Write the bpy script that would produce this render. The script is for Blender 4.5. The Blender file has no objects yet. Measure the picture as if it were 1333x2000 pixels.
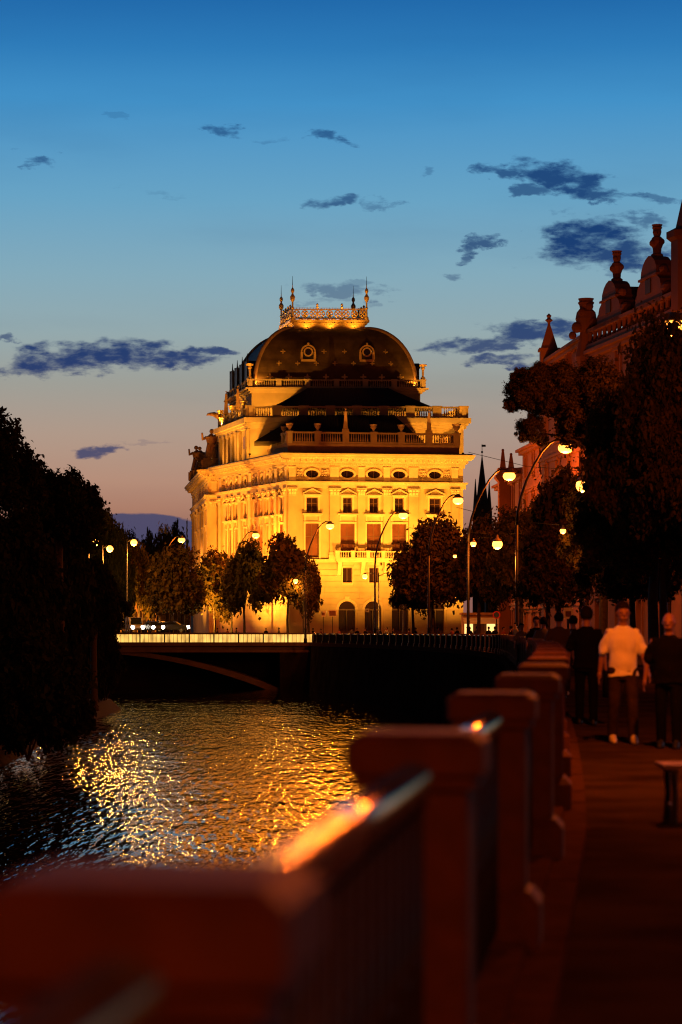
import bpy, bmesh, math, random
import numpy as np
from mathutils import Vector, Matrix
random.seed(7)
RNG = np.random.default_rng(7)
R = math.radians
SC = bpy.context.scene
COL = SC.collection

# ------------------------------------------------------------------ camera
cam_d = bpy.data.cameras.new('camera')
cam = bpy.data.objects.new('camera', cam_d); COL.objects.link(cam)
cam.location = (0, 0, 1.5); cam.rotation_euler = (R(90), 0, 0)
cam_d.sensor_fit = 'VERTICAL'; cam_d.sensor_height = 36.0; cam_d.lens = 86.4
cam_d.shift_y = 0.1085; cam_d.clip_start = 0.1; cam_d.clip_end = 20000
cam_d.dof.use_dof = True; cam_d.dof.focus_distance = 260.0; cam_d.dof.aperture_fstop = 2.3
SC.camera = cam
vs = SC.view_settings
SC.display_settings.display_device = 'sRGB'
vs.view_transform = 'Standard'; vs.look = 'None'; vs.exposure = 0.0; vs.gamma = 1.0
SC.render.engine = 'CYCLES'
cy = SC.cycles
cy.max_bounces = 5; cy.diffuse_bounces = 2; cy.glossy_bounces = 3; cy.transmission_bounces = 3
cy.transparent_max_bounces = 4; cy.sample_clamp_indirect = 4.0
cy.filter_width = 1.15
cy.use_denoising = True; cy.caustics_reflective = False; cy.caustics_refractive = False
SC.render.film_transparent = False

def lin(r, g, b):
    def c(v):
        v /= 255.0
        return v / 12.92 if v <= .04045 else ((v + .055) / 1.055) ** 2.4
    return (c(r), c(g), c(b), 1.0)

# ------------------------------------------------------------------ world: dusk sky with scattered dark clouds
world = bpy.data.worlds.new('World'); SC.world = world; world.use_nodes = True
nt = world.node_tree; nt.nodes.clear()
def wn(t, **k):
    n = nt.nodes.new(t)
    for a, v in k.items(): setattr(n, a, v)
    return n
def wl(a, b): nt.links.new(a, b)
def wmath(op, a, b=None, clamp=False):
    n = wn('ShaderNodeMath', operation=op); n.use_clamp = clamp
    for i, v in enumerate((a, b)):
        if v is None: continue
        if isinstance(v, (int, float)): n.inputs[i].default_value = v
        else: wl(v, n.inputs[i])
    return n.outputs[0]
tc = wn('ShaderNodeTexCoord'); sep = wn('ShaderNodeSeparateXYZ'); wl(tc.outputs['Generated'], sep.inputs[0])
X, Y, Z = sep.outputs
zpos = wmath('MULTIPLY', Z, 2.0, True)
ramp = wn('ShaderNodeValToRGB'); wl(zpos, ramp.inputs[0])
stops = [(0.0, (140, 94, 84)), (.070, (150, 102, 88)), (.095, (172, 126, 106)), (.115, (180, 140, 120)), (.153, (174, 151, 136)), (.194, (156, 157, 150)),
         (.235, (146, 168, 173)), (.280, (130, 169, 186)), (.340, (102, 162, 196)), (.414, (64, 144, 199)), (.455, (42, 122, 184)), (.492, (28, 104, 170)),
         (.60, (17, 62, 122)), (.78, (6, 26, 64)), (1.0, (2, 9, 26))]
el = ramp.color_ramp.elements
while len(el) < len(stops): el.new(.5)
for e, (p, c) in zip(el, stops): e.position = p; e.color = lin(*c)
# the sky is brightest over the set sun (ahead) and falls off to the dark east behind
az = wn('ShaderNodeMapRange'); az.interpolation_type = 'SMOOTHSTEP'
for k, v in (('From Min', -0.45), ('From Max', 0.85), ('To Min', 0.04), ('To Max', 1.0)): az.inputs[k].default_value = v
wl(Y, az.inputs['Value'])
fall = wn('ShaderNodeMix', data_type='RGBA', blend_type='MULTIPLY'); fall.inputs[0].default_value = 1.0
wl(ramp.outputs[0], fall.inputs[6]); wl(az.outputs[0], fall.inputs[7])
# a physical twilight sky under it
nish = wn('ShaderNodeTexSky', sky_type='NISHITA'); nish.sun_disc = False
nish.sun_elevation = R(-3.0); nish.sun_rotation = R(-14)
nmul = wn('ShaderNodeMix', data_type='RGBA', blend_type='ADD'); nmul.inputs[0].default_value = 0.02
wl(fall.outputs[2], nmul.inputs[6]); wl(nish.outputs[0], nmul.inputs[7])
# clouds in directions u = x/y, v = z/y
ysafe = wmath('MAXIMUM', Y, 0.02)
U = wmath('DIVIDE', X, ysafe); V = wmath('DIVIDE', Z, ysafe)
comb = wn('ShaderNodeCombineXYZ'); wl(wmath('MULTIPLY', U, 75.0), comb.inputs[0]); wl(wmath('MULTIPLY', V, 190.0), comb.inputs[1])
noi = wn('ShaderNodeTexNoise'); noi.inputs['Scale'].default_value = 1.0; noi.inputs['Detail'].default_value = 7.0
noi.inputs['Roughness'].default_value = .60; wl(comb.outputs[0], noi.inputs['Vector'])
comb2 = wn('ShaderNodeCombineXYZ'); wl(wmath('MULTIPLY', U, 18.0), comb2.inputs[0]); wl(wmath('MULTIPLY', V, 60.0), comb2.inputs[1]); comb2.inputs[2].default_value = 3.7
noi2 = wn('ShaderNodeTexNoise'); noi2.inputs['Scale'].default_value = 1.0; noi2.inputs['Detail'].default_value = 5.0; wl(comb2.outputs[0], noi2.inputs['Vector'])
nsum = wmath('ADD', wmath('MULTIPLY', wmath('SUBTRACT', noi.outputs[0], .5), 7.5), wmath('MULTIPLY', wmath('SUBTRACT', noi2.outputs[0], .5), 3.0))
wpv = wn('ShaderNodeCombineXYZ'); wl(wmath('MULTIPLY', U, 42.0), wpv.inputs[0]); wl(wmath('MULTIPLY', V, 95.0), wpv.inputs[1])
wno = wn('ShaderNodeTexNoise'); wno.inputs['Scale'].default_value = 1.0; wno.inputs['Detail'].default_value = 6.0; wno.inputs['Roughness'].default_value = .62; wl(wpv.outputs[0], wno.inputs['Vector'])
wse = wn('ShaderNodeSeparateColor'); wl(wno.outputs['Color'], wse.inputs[0])
U0, V0 = U, V
U = wmath('ADD', U0, wmath('MULTIPLY', wmath('SUBTRACT', wse.outputs[0], .5), .046)); V = wmath('ADD', V0, wmath('MULTIPLY', wmath('SUBTRACT', wse.outputs[1], .5), .018))
def cloud(px, py, ax, ay, tilt, dens, amp=1.0):
    u0, v0 = (px - 666.5) / 4800, (1217 - py) / 4800
    ct, st = math.cos(R(tilt)), math.sin(R(tilt))
    du, dv = (wmath('SUBTRACT', U, u0), wmath('SUBTRACT', V, v0)) if amp > .1 else (wmath('SUBTRACT', U0, u0), wmath('SUBTRACT', V0, v0))
    p = wmath('ADD', wmath('MULTIPLY', du, ct * 4800 / ax), wmath('MULTIPLY', dv, st * 4800 / ax))
    q = wmath('ADD', wmath('MULTIPLY', du, -st * 4800 / ay), wmath('MULTIPLY', dv, ct * 4800 / ay))
    # flatter base than top
    q = wmath('MULTIPLY', q, wmath('ADD', 1.0, wmath('MULTIPLY', wmath('LESS_THAN', q, 0.0), .45)))
    d = wmath('ADD', wmath('POWER', wmath('ABSOLUTE', p), 2.0), wmath('POWER', wmath('ABSOLUTE', q), 2.0))
    far = wmath('MULTIPLY', wmath('GREATER_THAN', d, 6.0), 9.0)
    mr = wn('ShaderNodeMapRange'); mr.interpolation_type = 'SMOOTHSTEP'
    for k, v in (('From Min', 1.3 if amp > .1 else 1.0), ('From Max', -.05 if amp > .1 else .86), ('To Min', 0.0), ('To Max', dens)): mr.inputs[k].default_value = v
    wl(wmath('ADD', wmath('ADD', d, wmath('MULTIPLY', nsum, amp)), far), mr.inputs['Value'])
    return mr.outputs[0]
CL = [(150, 708, 215, 38, 2, .97, .45), (330, 700, 120, 24, -3, .95, .5), (20, 722, 110, 26, 0, .9, .6), (400, 694, 60, 12, 2, .9, .6), (12, 662, 36, 10, 0, .7, .7),
      (70, 312, 44, 15, 4, .70, .6), (436, 259, 52, 15, -8, .68, .6), (645, 270, 52, 15, -8, .72, .6), (236, 226, 40, 9, 0, .24),
      (520, 270, 60, 9, -4, .25), (645, 398, 48, 14, 4, .74, .55), (730, 402, 34, 12, -6, .42, .8), (822, 326, 20, 12, 0, .34, .8),
      (964, 334, 44, 16, -10, .80, .55), (1100, 348, 100, 34, -12, .92, .5), (1170, 368, 90, 22, -12, .85, .6), (1030, 376, 52, 16, 0, .74, .6), (1265, 384, 60, 14, -4, .55, .8),
      (1150, 472, 120, 60, 12, .97, .45), (1240, 500, 130, 44, 0, .92, .5), (1245, 425, 62, 16, -14, .6, .7), (955, 488, 46, 26, 24, .80, .7), (915, 513, 34, 10, 0, .7, .6),
      (885, 547, 30, 11, 0, .5, .6), (660, 570, 80, 16, -6, .5, .8), (690, 560, 60, 10, -4, .3), (950, 676, 140, 22, 7, .85, .6), (1060, 654, 110, 28, 4, .92, .5),
      (980, 707, 64, 15, 3, .88, .5), (195, 882, 48, 17, 0, .88, .55), (300, 372, 70, 16, 0, .18), (640, 590, 60, 8, 0, .25), (290, 868, 50, 5, 0, .22, .6), (262, 1062, 190, 62, -1, .92, .06)]
mask = None
for c in CL:
    m = cloud(*c)
    mask = m if mask is None else wmath('MAXIMUM', mask, m)
mask = wmath('MULTIPLY', mask, wmath('GREATER_THAN', Y, 0.05))
cramp = wn('ShaderNodeValToRGB'); wl(zpos, cramp.inputs[0])
ce = cramp.color_ramp.elements
ce[0].position = .09; ce[0].color = lin(66, 70, 104); ce[1].position = .42; ce[1].color = lin(20, 62, 120)
e = ce.new(.22); e.color = lin(26, 54, 108); e = ce.new(.30); e.color = lin(16, 54, 110)
# faint high veil so that the gradient is not perfectly even
vcm = wn('ShaderNodeCombineXYZ'); wl(wmath('MULTIPLY', U0, 7.0), vcm.inputs[0]); wl(wmath('MULTIPLY', V0, 34.0), vcm.inputs[1]); vcm.inputs[2].default_value = 9.3
vno = wn('ShaderNodeTexNoise'); vno.inputs['Scale'].default_value = 1.0; vno.inputs['Detail'].default_value = 5.0; wl(vcm.outputs[0], vno.inputs['Vector'])
veil = wn('ShaderNodeMapRange'); veil.interpolation_type = 'SMOOTHSTEP'
for k_, v_ in (('From Min', .46), ('From Max', .78), ('To Min', 0.0), ('To Max', .10)): veil.inputs[k_].default_value = v_
wl(vno.outputs[0], veil.inputs['Value'])
mask = wmath('MAXIMUM', mask, wmath('MULTIPLY', veil.outputs[0], wmath('GREATER_THAN', Y, 0.05)))
cm = wn('ShaderNodeMix', data_type='RGBA'); wl(mask, cm.inputs[0]); wl(nmul.outputs[2], cm.inputs[6]); wl(cramp.outputs[0], cm.inputs[7])
bg = wn('ShaderNodeBackground'); bg.inputs[1].default_value = 1.0; wl(cm.outputs[2], bg.inputs[0])
wo = wn('ShaderNodeOutputWorld'); wl(bg.outputs[0], wo.inputs[0])

# ------------------------------------------------------------------ materials
MATS = {}
def matte(name):
    """rough stone: plain diffuse, no sheen"""
    t = MATS[name].node_tree; b = t.nodes['Principled BSDF']; d = t.nodes.new('ShaderNodeBsdfDiffuse'); d.inputs['Roughness'].default_value = .5
    for k in ('Base Color', 'Normal'):
        if b.inputs[k].links: t.links.new(b.inputs[k].links[0].from_socket, d.inputs['Color' if k == 'Base Color' else k])
        elif k == 'Base Color': d.inputs['Color'].default_value = b.inputs[k].default_value
    o = [n for n in t.nodes if n.type == 'OUTPUT_MATERIAL'][0]; t.links.new(d.outputs[0], o.inputs['Surface'])
def mat(name, col, rough=.7, metal=0.0, noise=None, emit=None, bump=None, spec=.5, var=None, sample=True):
    """procedural principled material; noise=(scale, amount) mottles the colour, bump=(scale, strength, distance)"""
    m = bpy.data.materials.new(name); m.use_nodes = True
    t = m.node_tree; b = t.nodes['Principled BSDF']
    b.inputs['Base Color'].default_value = (*col, 1); b.inputs['Roughness'].default_value = rough
    b.inputs['Metallic'].default_value = metal; b.inputs['Specular IOR Level'].default_value = spec
    tcn = t.nodes.new('ShaderNodeTexCoord')
    if noise:
        n = t.nodes.new('ShaderNodeTexNoise'); n.inputs['Scale'].default_value = noise[0]; n.inputs['Detail'].default_value = 6
        t.links.new(tcn.outputs['Object'], n.inputs['Vector'])
        r = t.nodes.new('ShaderNodeValToRGB'); a = noise[1]
        r.color_ramp.elements[0].position = .3; r.color_ramp.elements[1].position = .72
        r.color_ramp.elements[0].color = (*[c * (1 - a) for c in col], 1); r.color_ramp.elements[1].color = (*[min(1, c * (1 + a)) for c in col], 1)
        t.links.new(n.outputs[0], r.inputs[0]); t.links.new(r.outputs[0], b.inputs['Base Color'])
        rr = t.nodes.new('ShaderNodeMapRange'); rr.inputs['To Min'].default_value = max(.02, rough - .12); rr.inputs['To Max'].default_value = min(1, rough + .12)
        t.links.new(n.outputs[0], rr.inputs['Value']); t.links.new(rr.outputs[0], b.inputs['Roughness'])
    if var:      # each separate piece a little different
        g = t.nodes.new('ShaderNodeNewGeometry'); r = t.nodes.new('ShaderNodeValToRGB')
        r.color_ramp.elements[0].color = (*var[0], 1); r.color_ramp.elements[1].color = (*var[1], 1)
        t.links.new(g.outputs['Random Per Island'], r.inputs[0]); t.links.new(r.outputs[0], b.inputs['Base Color'])
    if bump:
        n = t.nodes.new('ShaderNodeTexNoise'); n.inputs['Scale'].default_value = bump[0]; n.inputs['Detail'].default_value = 5
        t.links.new(tcn.outputs['Object'], n.inputs['Vector'])
        bp = t.nodes.new('ShaderNodeBump'); bp.inputs['Strength'].default_value = bump[1]; bp.inputs['Distance'].default_value = bump[2]
        t.links.new(n.outputs[0], bp.inputs['Height']); t.links.new(bp.outputs[0], b.inputs['Normal'])
    if emit:
        b.inputs['Emission Color'].default_value = (*emit[0], 1); b.inputs['Emission Strength'].default_value = emit[1]
        if not sample: m.cycles.emission_sampling = 'NONE'
    MATS[name] = m
    return m
SODIUM = (1.0, .145, .006)
FLOOD = (1.0, .375, .030)
mat('sandstone', (.53, .41, .24), .85, noise=(.30, .26), bump=(3, .25, .03))
mat('sandstone_trim', (.64, .52, .33), .8, noise=(.6, .16), bump=(6, .2, .02))
mat('sandstone_relief', (.52, .40, .26), .85, noise=(2.2, .35), bump=(5, 1.0, .12))
mat('dim_stone', (.34, .20, .13), .85, noise=(1.2, .2), bump=(5, .3, .02))  # darker sandstone; on the front terrace its tone stands in for shade
mat('statue_stone', (.30, .17, .10), .8, noise=(2.5, .3), bump=(6, .5, .04))
mat('roof_metal', (.030, .026, .026), .5, metal=.35, noise=(1.5, .3))
mat('dome_slate', (.105, .066, .040), .62, spec=.25, noise=(.8, .35), bump=(4, .25, .03))
mat('gold', (.80, .56, .22), .40, metal=.30, noise=(3, .15))
mat('window_dark', (.030, .014, .012), .12, spec=.8)
mat('window_blind', (.16, .060, .034), .22, noise=(.7, .25), spec=.6)
mat('window_frame', (.13, .065, .04), .5)
mat('door_wood', (.07, .018, .012), .4)
mat('granite', (.068, .023, .016), .70, spec=.25, noise=(9, .28), bump=(40, .35, .006))
mat('granite_plinth', (.062, .029, .021), .78, noise=(7, .3), bump=(35, .3, .006))
mat('iron', (.030, .022, .020), .34, metal=.25, noise=(20, .3))
mat('rail_metal', (.72, .52, .28), .17, metal=.95, noise=(14, .2))
mat('asphalt', (.038, .022, .017), .92, spec=.04, noise=(.9, .55), bump=(60, .5, .006))
mat('road', (.030, .026, .025), .8, noise=(.6, .3), bump=(50, .4, .006))
mat('ground', (.05, .047, .04), .9, noise=(.2, .3))
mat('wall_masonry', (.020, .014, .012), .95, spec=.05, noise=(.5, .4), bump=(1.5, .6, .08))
mat('bridge_concrete', (.11, .065, .05), .8, noise=(.8, .2), bump=(6, .25, .02))
mat('bark', (.05, .036, .026), .9, noise=(6, .4), bump=(18, .8, .02))
mat('lamp_pole', (.016, .013, .012), .5, spec=.3)
mat('lamp_shade', (.22, .17, .13), .5, metal=.3)
mat('skin', (.30, .14, .09), .55, noise=(20, .06))
mat('hair', (.012, .008, .006), .8, spec=.05)
mat('eye', (.02, .015, .015), .2)
mat('shirt_white', (.82, .80, .74), .9, noise=(6, .05), bump=(7, .5, .03))
mat('shirt_black', (.006, .005, .006), .95, spec=.02, bump=(7, .4, .03))
mat('shirt_brown', (.085, .045, .028), .9, bump=(7, .4, .03))
mat('shirt_grey', (.12, .10, .09), .9, bump=(7, .4, .03))
mat('shirt_red', (.24, .05, .035), .9, bump=(7, .4, .03))
mat('denim', (.034, .020, .020), .95, spec=.03, noise=(10, .3), bump=(14, .5, .02))
mat('trousers_black', (.006, .005, .006), .95, spec=.02, bump=(10, .4, .02))
mat('shoe_white', (.62, .55, .48), .6)
mat('shoe_black', (.012, .011, .011), .6)
mat('house_stone', (.17, .075, .045), .85, noise=(.7, .25), bump=(4, .4, .03))
mat('house_plaster', (.30, .15, .085), .85, noise=(.5, .2), bump=(3, .3, .02))
mat('slate_roof', (.022, .020, .022), .75, noise=(2, .3))
mat('car_white', (.62, .62, .62), .25)
mat('car_pale', (.20, .18, .16), .35)
mat('car_dark', (.025, .027, .035), .2)
mat('car_glass', (.010, .011, .013), .08, spec=.9)
mat('rubber', (.015, .015, .015), .8)
mat('chrome', (.6, .6, .6), .2, metal=1)
mat('bench_wood', (.19, .10, .06), .6, noise=(8, .3), bump=(30, .4, .004))
mat('sign_red', (.50, .03, .02), .4)
mat('sign_white', (.72, .68, .60), .5)
mat('sign_blue', (.03, .07, .28), .4)
mat('lamp_glow', (.9, .7, .5), .4, emit=((1, .30, .035), 7.0), sample=False)
mat('lamp_glow_small', (.9, .7, .5), .4, emit=((1, .30, .035), 8.0), sample=False)
mat('headlight', (.9, .9, .9), .3, emit=((1, .86, .66), 30.0), sample=False)
mat('tail_light', (.6, .03, .02), .3, emit=((1, .05, .02), 6.0), sample=False)
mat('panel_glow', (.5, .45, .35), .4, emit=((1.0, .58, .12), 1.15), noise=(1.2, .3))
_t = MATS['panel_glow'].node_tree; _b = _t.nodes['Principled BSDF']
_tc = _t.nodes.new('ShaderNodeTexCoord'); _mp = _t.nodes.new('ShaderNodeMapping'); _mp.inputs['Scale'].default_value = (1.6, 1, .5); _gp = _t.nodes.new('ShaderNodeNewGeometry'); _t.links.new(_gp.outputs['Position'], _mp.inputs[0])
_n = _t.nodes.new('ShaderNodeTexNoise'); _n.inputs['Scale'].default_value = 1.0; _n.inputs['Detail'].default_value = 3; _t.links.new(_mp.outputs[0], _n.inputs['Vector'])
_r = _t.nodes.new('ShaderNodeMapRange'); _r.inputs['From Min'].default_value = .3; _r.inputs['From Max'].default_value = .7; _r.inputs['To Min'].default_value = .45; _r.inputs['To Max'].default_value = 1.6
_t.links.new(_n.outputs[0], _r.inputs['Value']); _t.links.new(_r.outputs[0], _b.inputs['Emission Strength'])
mat('shop_glow', (.6, .5, .3), .5, emit=((1.0, .62, .20), 1.6), sample=False)
mat('flood_glow', (.9, .8, .6), .3, emit=((1, .6, .15), 8.0), sample=False)
mat('grass', (.035, .05, .02), .9, noise=(3, .4))

def leaf_mat(name, c0, c1, transl=.35):
    m = bpy.data.materials.new(name); m.use_nodes = True
    t = m.node_tree; t.nodes.clear()
    g = t.nodes.new('ShaderNodeNewGeometry'); r = t.nodes.new('ShaderNodeValToRGB')
    r.color_ramp.elements[0].color = (*c0, 1); r.color_ramp.elements[1].color = (*c1, 1)
    t.links.new(g.outputs['Random Per Island'], r.inputs[0])
    d = t.nodes.new('ShaderNodeBsdfDiffuse'); tr = t.nodes.new('ShaderNodeBsdfTranslucent'); mx = t.nodes.new('ShaderNodeMixShader')
    t.links.new(r.outputs[0], d.inputs[0]); t.links.new(r.outputs[0], tr.inputs[0]); mx.inputs[0].default_value = transl
    t.links.new(d.outputs[0], mx.inputs[1]); t.links.new(tr.outputs[0], mx.inputs[2])
    o = t.nodes.new('ShaderNodeOutputMaterial'); t.links.new(mx.outputs[0], o.inputs[0]); MATS[name] = m
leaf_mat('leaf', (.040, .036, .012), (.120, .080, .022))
for _m in ('wall_masonry', 'asphalt', 'road', 'granite_plinth', 'ground'): matte(_m)
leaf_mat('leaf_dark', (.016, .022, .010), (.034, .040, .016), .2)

# ------------------------------------------------------------------ mesh helpers
ROOT = {}           # object name -> world position of its origin
class MB:
    def __init__(s): s.v = []; s.f = []
    def add(s, vs, fs):
        o = len(s.v); s.v.extend([tuple(p) for p in vs]); s.f.extend([tuple(i + o for i in f) for f in fs]); return s
    def hexa(s, p):     # 4 bottom then 4 top
        return s.add(p, [(3, 2, 1, 0), (4, 5, 6, 7), (0, 1, 5, 4), (1, 2, 6, 5), (2, 3, 7, 6), (3, 0, 4, 7)])
    def box(s, x0, x1, y0, y1, z0, z1):
        return s.hexa([(x0, y0, z0), (x1, y0, z0), (x1, y1, z0), (x0, y1, z0), (x0, y0, z1), (x1, y0, z1), (x1, y1, z1), (x0, y1, z1)])
    def prism(s, poly, z0, z1, poly2=None):
        n = len(poly); p2 = poly2 or poly
        vs_ = [(x, y, z0) for x, y in poly] + [(x, y, z1) for x, y in p2]
        return s.add(vs_, [tuple(range(n - 1, -1, -1)), tuple(range(n, 2 * n))] + [(i, (i + 1) % n, n + (i + 1) % n, n + i) for i in range(n)])
    def tube(s, pts, rad, n=8, cap=True):
        pts = [Vector(p) for p in pts]; m = len(pts)
        if isinstance(rad, (int, float)): rad = [rad] * m
        vs_ = []; prev = None
        for i, p in enumerate(pts):
            d = (pts[min(i + 1, m - 1)] - pts[max(i - 1, 0)]).normalized()
            if prev is None:
                a = d.orthogonal().normalized()
            else:
                a = (prev - d * prev.dot(d))
                a = a.normalized() if a.length > 1e-6 else d.orthogonal().normalized()
            prev = a; b = d.cross(a)
            for k in range(n):
                t = 2 * math.pi * k / n
                vs_.append(p + (a * math.cos(t) + b * math.sin(t)) * rad[i])
        fs = [(i * n + k, i * n + (k + 1) % n, (i + 1) * n + (k + 1) % n, (i + 1) * n + k) for i in range(m - 1) for k in range(n)]
        if cap: fs += [tuple(range(n - 1, -1, -1)), tuple(range((m - 1) * n, m * n))]
        return s.add(vs_, fs)
    def lathe(s, prof, n=10, c=(0, 0, 0), sx=1, sy=1):
        vs_ = [(c[0] + r * math.cos(2 * math.pi * k / n) * sx, c[1] + r * math.sin(2 * math.pi * k / n) * sy, c[2] + z) for r, z in prof for k in range(n)]
        m = len(prof)
        fs = [(i * n + k, i * n + (k + 1) % n, (i + 1) * n + (k + 1) % n, (i + 1) * n + k) for i in range(m - 1) for k in range(n)]
        fs += [tuple(range(n - 1, -1, -1)), tuple(range((m - 1) * n, m * n))]
        return s.add(vs_, fs)
    def ball(s, c, r, n=10, m=6, sx=1, sy=1, sz=1):
        return s.lathe([(max(.001, r * math.sin(math.pi * i / m)), -r * sz * math.cos(math.pi * i / m)) for i in range(m + 1)], n, c, sx, sy)
    def mesh(s, name, off=(0, 0, 0), smooth=False):
        me = bpy.data.meshes.new(name)
        v = np.array(s.v, dtype=float) - np.array(off) if s.v else np.zeros((0, 3))
        me.from_pydata(v.tolist(), [], s.f); me.update()
        if smooth: me.polygons.foreach_set('use_smooth', [True] * len(me.polygons))
        return me
    def build(s, name, m, parent=None, smooth=False, at=None, stuff=False):
        off = ROOT.get(parent.name, (0, 0, 0)) if parent else (at or (0, 0, 0))
        o = bpy.data.objects.new(name, s.mesh(name, off, smooth)); COL.objects.link(o)
        o.data.materials.append(MATS[m] if isinstance(m, str) else m)
        if parent: o.parent = parent
        else: o.location = off
        ROOT[o.name] = off
        if stuff: o['kind'] = 'stuff'
        return o
def fix_normals(o):
    bm = bmesh.new(); bm.from_mesh(o.data); bmesh.ops.recalc_face_normals(bm, faces=bm.faces); bm.to_mesh(o.data); bm.free(); return o
def empty(name, loc=(0, 0, 0), rz=0.0):
    o = bpy.data.objects.new(name, None); COL.objects.link(o); o.location = loc; o.rotation_euler[2] = rz
    o.empty_display_size = .2; ROOT[o.name] = tuple(loc); return o
def tag(o, label=None, cat=None, group=None, kind=None):
    for k, v in (('label', label), ('category', cat), ('group', group), ('kind', kind)):
        if v: o[k] = v
    return o
def share(name, me, m, parent, loc=(0, 0, 0), rz=0.0, scale=None):
    """another object on shared mesh data"""
    o = bpy.data.objects.new(name, me); COL.objects.link(o)
    if m and not me.materials: me.materials.append(MATS[m])
    if parent:
        o.parent = parent
        off = ROOT.get(parent.name, (0, 0, 0)); loc = tuple(a - b for a, b in zip(loc, off))
    o.location = loc; o.rotation_euler[2] = rz
    if scale: o.scale = scale
    ROOT[o.name] = (0, 0, 0)
    return o
def copy_tree(o, parent=None):
    c = o.copy(); COL.objects.link(c); c.parent = parent
    for ch in o.children: copy_tree(ch, c)
    return c
def PX(px, Yd): return (px - 666.5) / 4800.0 * Yd
def PZ(py, Yd): return 1.5 + (1217.0 - py) / 4800.0 * Yd
def interp(x, xs, ys): return float(np.interp(x, xs, ys))
# the line of the quay: straight by the camera, then bending left to the bridge
_LY = [-100, 18, 28, 36, 48, 70, 100, 130, 157, 187, 225, 256, 290]
_LL = [0, 0, .22, .5, .95, 2.0, 3.7, 5.4, 7.4, 11.5, 18.6, 26.4, 37.0]
def quay(y): return .1153 * y - interp(y, _LY, _LL)           # x of the line through the camera, minus the bend
def gz(y): return interp(y, [-100, 40, 290], [0, 0, -.85])     # ground level, falling gently to the bridge
# ================================================================== setting
_q0 = quay
def quay(y):
    if y < 16: return _q0(y)
    w = min(10.0, y - 15)
    return sum(_q0(y + w * k / 4.0) for k in range(-4, 5)) / 9.0
WATER_Z = -6.3
EDGE = .39                       # walkway-side face of the parapet, to the left of the camera line
PW = .39                         # pillar width
def qdir(y):
    d = Vector((quay(y + .5) - quay(y - .5), 1.0, 0)).normalized(); return d
def qpt(y, lat, z):              # lat > 0: towards the street
    d = qdir(y); return Vector((quay(y), y, 0)) + Vector((d.y, -d.x, 0)) * lat + Vector((0, 0, z))

# water
def water_material():
    m = bpy.data.materials.new('river_water'); m.use_nodes = True; t = m.node_tree; b = t.nodes['Principled BSDF']
    b.inputs['Base Color'].default_value = (.004, .007, .010, 1); b.inputs['Roughness'].default_value = .012; b.inputs['IOR'].default_value = 1.33
    b.inputs['Specular IOR Level'].default_value = .5
    tcn = t.nodes.new('ShaderNodeTexCoord')
    def nz(sc, det, sx, sy):
        mp = t.nodes.new('ShaderNodeMapping'); mp.inputs['Scale'].default_value = (sx, sy, 1); t.links.new(tcn.outputs['Object'], mp.inputs[0])
        n = t.nodes.new('ShaderNodeTexNoise'); n.inputs['Scale'].default_value = sc; n.inputs['Detail'].default_value = det; n.inputs['Roughness'].default_value = .55
        t.links.new(mp.outputs[0], n.inputs['Vector']); return n.outputs[0]
    a = nz(1.0, 1.8, 2.8, .42); c = nz(.22, 2, 1, .6)
    ma = t.nodes.new('ShaderNodeMath'); ma.operation = 'MULTIPLY_ADD'; t.links.new(c, ma.inputs[0]); ma.inputs[1].default_value = 1.0; t.links.new(a, ma.inputs[2])
    bp = t.nodes.new('ShaderNodeBump'); bp.inputs['Strength'].default_value = 1.0; bp.inputs['Distance'].default_value = .135
    t.links.new(ma.outputs[0], bp.inputs['Height']); t.links.new(bp.outputs[0], b.inputs['Normal'])
    MATS['water'] = m
water_material()
w = MB(); w.add([(-400, -60, WATER_Z), (60, -60, WATER_Z), (60, 420, WATER_Z), (-400, 420, WATER_Z)], [(0, 1, 2, 3)])
tag(w.build('river_water', 'water'), 'dark rippled river water with golden reflections', kind='structure')

ys = [-60 + 4 * i for i in range(19)] + [16 + 4 * i for i in range(1, 69)] + [290]
ys = sorted(set(ys))
def strip(name, m, lat0, lat1, dz0, dz1, y0=-60, y1=290, label=None, kind='structure', cat=None):
    mb = MB(); yy = [y for y in ys if y0 <= y <= y1]
    vs_ = []
    for y in yy: vs_ += [qpt(y, lat0, gz(y) + dz0), qpt(y, lat1, gz(y) + dz1)]
    mb.add(vs_, [(2 * i, 2 * i + 1, 2 * i + 3, 2 * i + 2) for i in range(len(yy) - 1)])
    return tag(mb.build(name, m), label, cat, kind=kind)
# quay platform under everything, then walkway, kerbs and road laid on it
strip('ground', 'ground', -.9, 160, -.13, -.13, label='dark ground under the embankment street')
strip('walkway', 'asphalt', -.9, 6.2, 0, 0, label='dark asphalt embankment walkway')
strip('road', 'road', 6.45, 17.0, -.125, -.125, label='embankment road beyond the walkway')
strip('pavement', 'asphalt', 17.2, 40.0, .004, .004, label='pavement along the houses')
k = MB()
for i in range(len(ys) - 1):
    y0, y1 = ys[i], ys[i + 1]
    if y1 < -10: continue
    a0, a1, b0, b1 = qpt(y0, 6.2, 0), qpt(y1, 6.2, 0), qpt(y0, 6.45, 0), qpt(y1, 6.45, 0)
    k.hexa([(p.x, p.y, gz(p.y) - .12) for p in (a0, b0, b1, a1)] + [(p.x, p.y, gz(p.y) + .006) for p in (a0, b0, b1, a1)])
    a0, a1, b0, b1 = qpt(y0, 17.0, 0), qpt(y1, 17.0, 0), qpt(y0, 17.25, 0), qpt(y1, 17.25, 0)
    k.hexa([(p.x, p.y, gz(p.y) - .12) for p in (a0, b0, b1, a1)] + [(p.x, p.y, gz(p.y) + .008) for p in (a0, b0, b1, a1)])
tag(k.build('kerb', 'granite_plinth'), 'stone kerbs of the embankment road', kind='structure')
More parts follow.
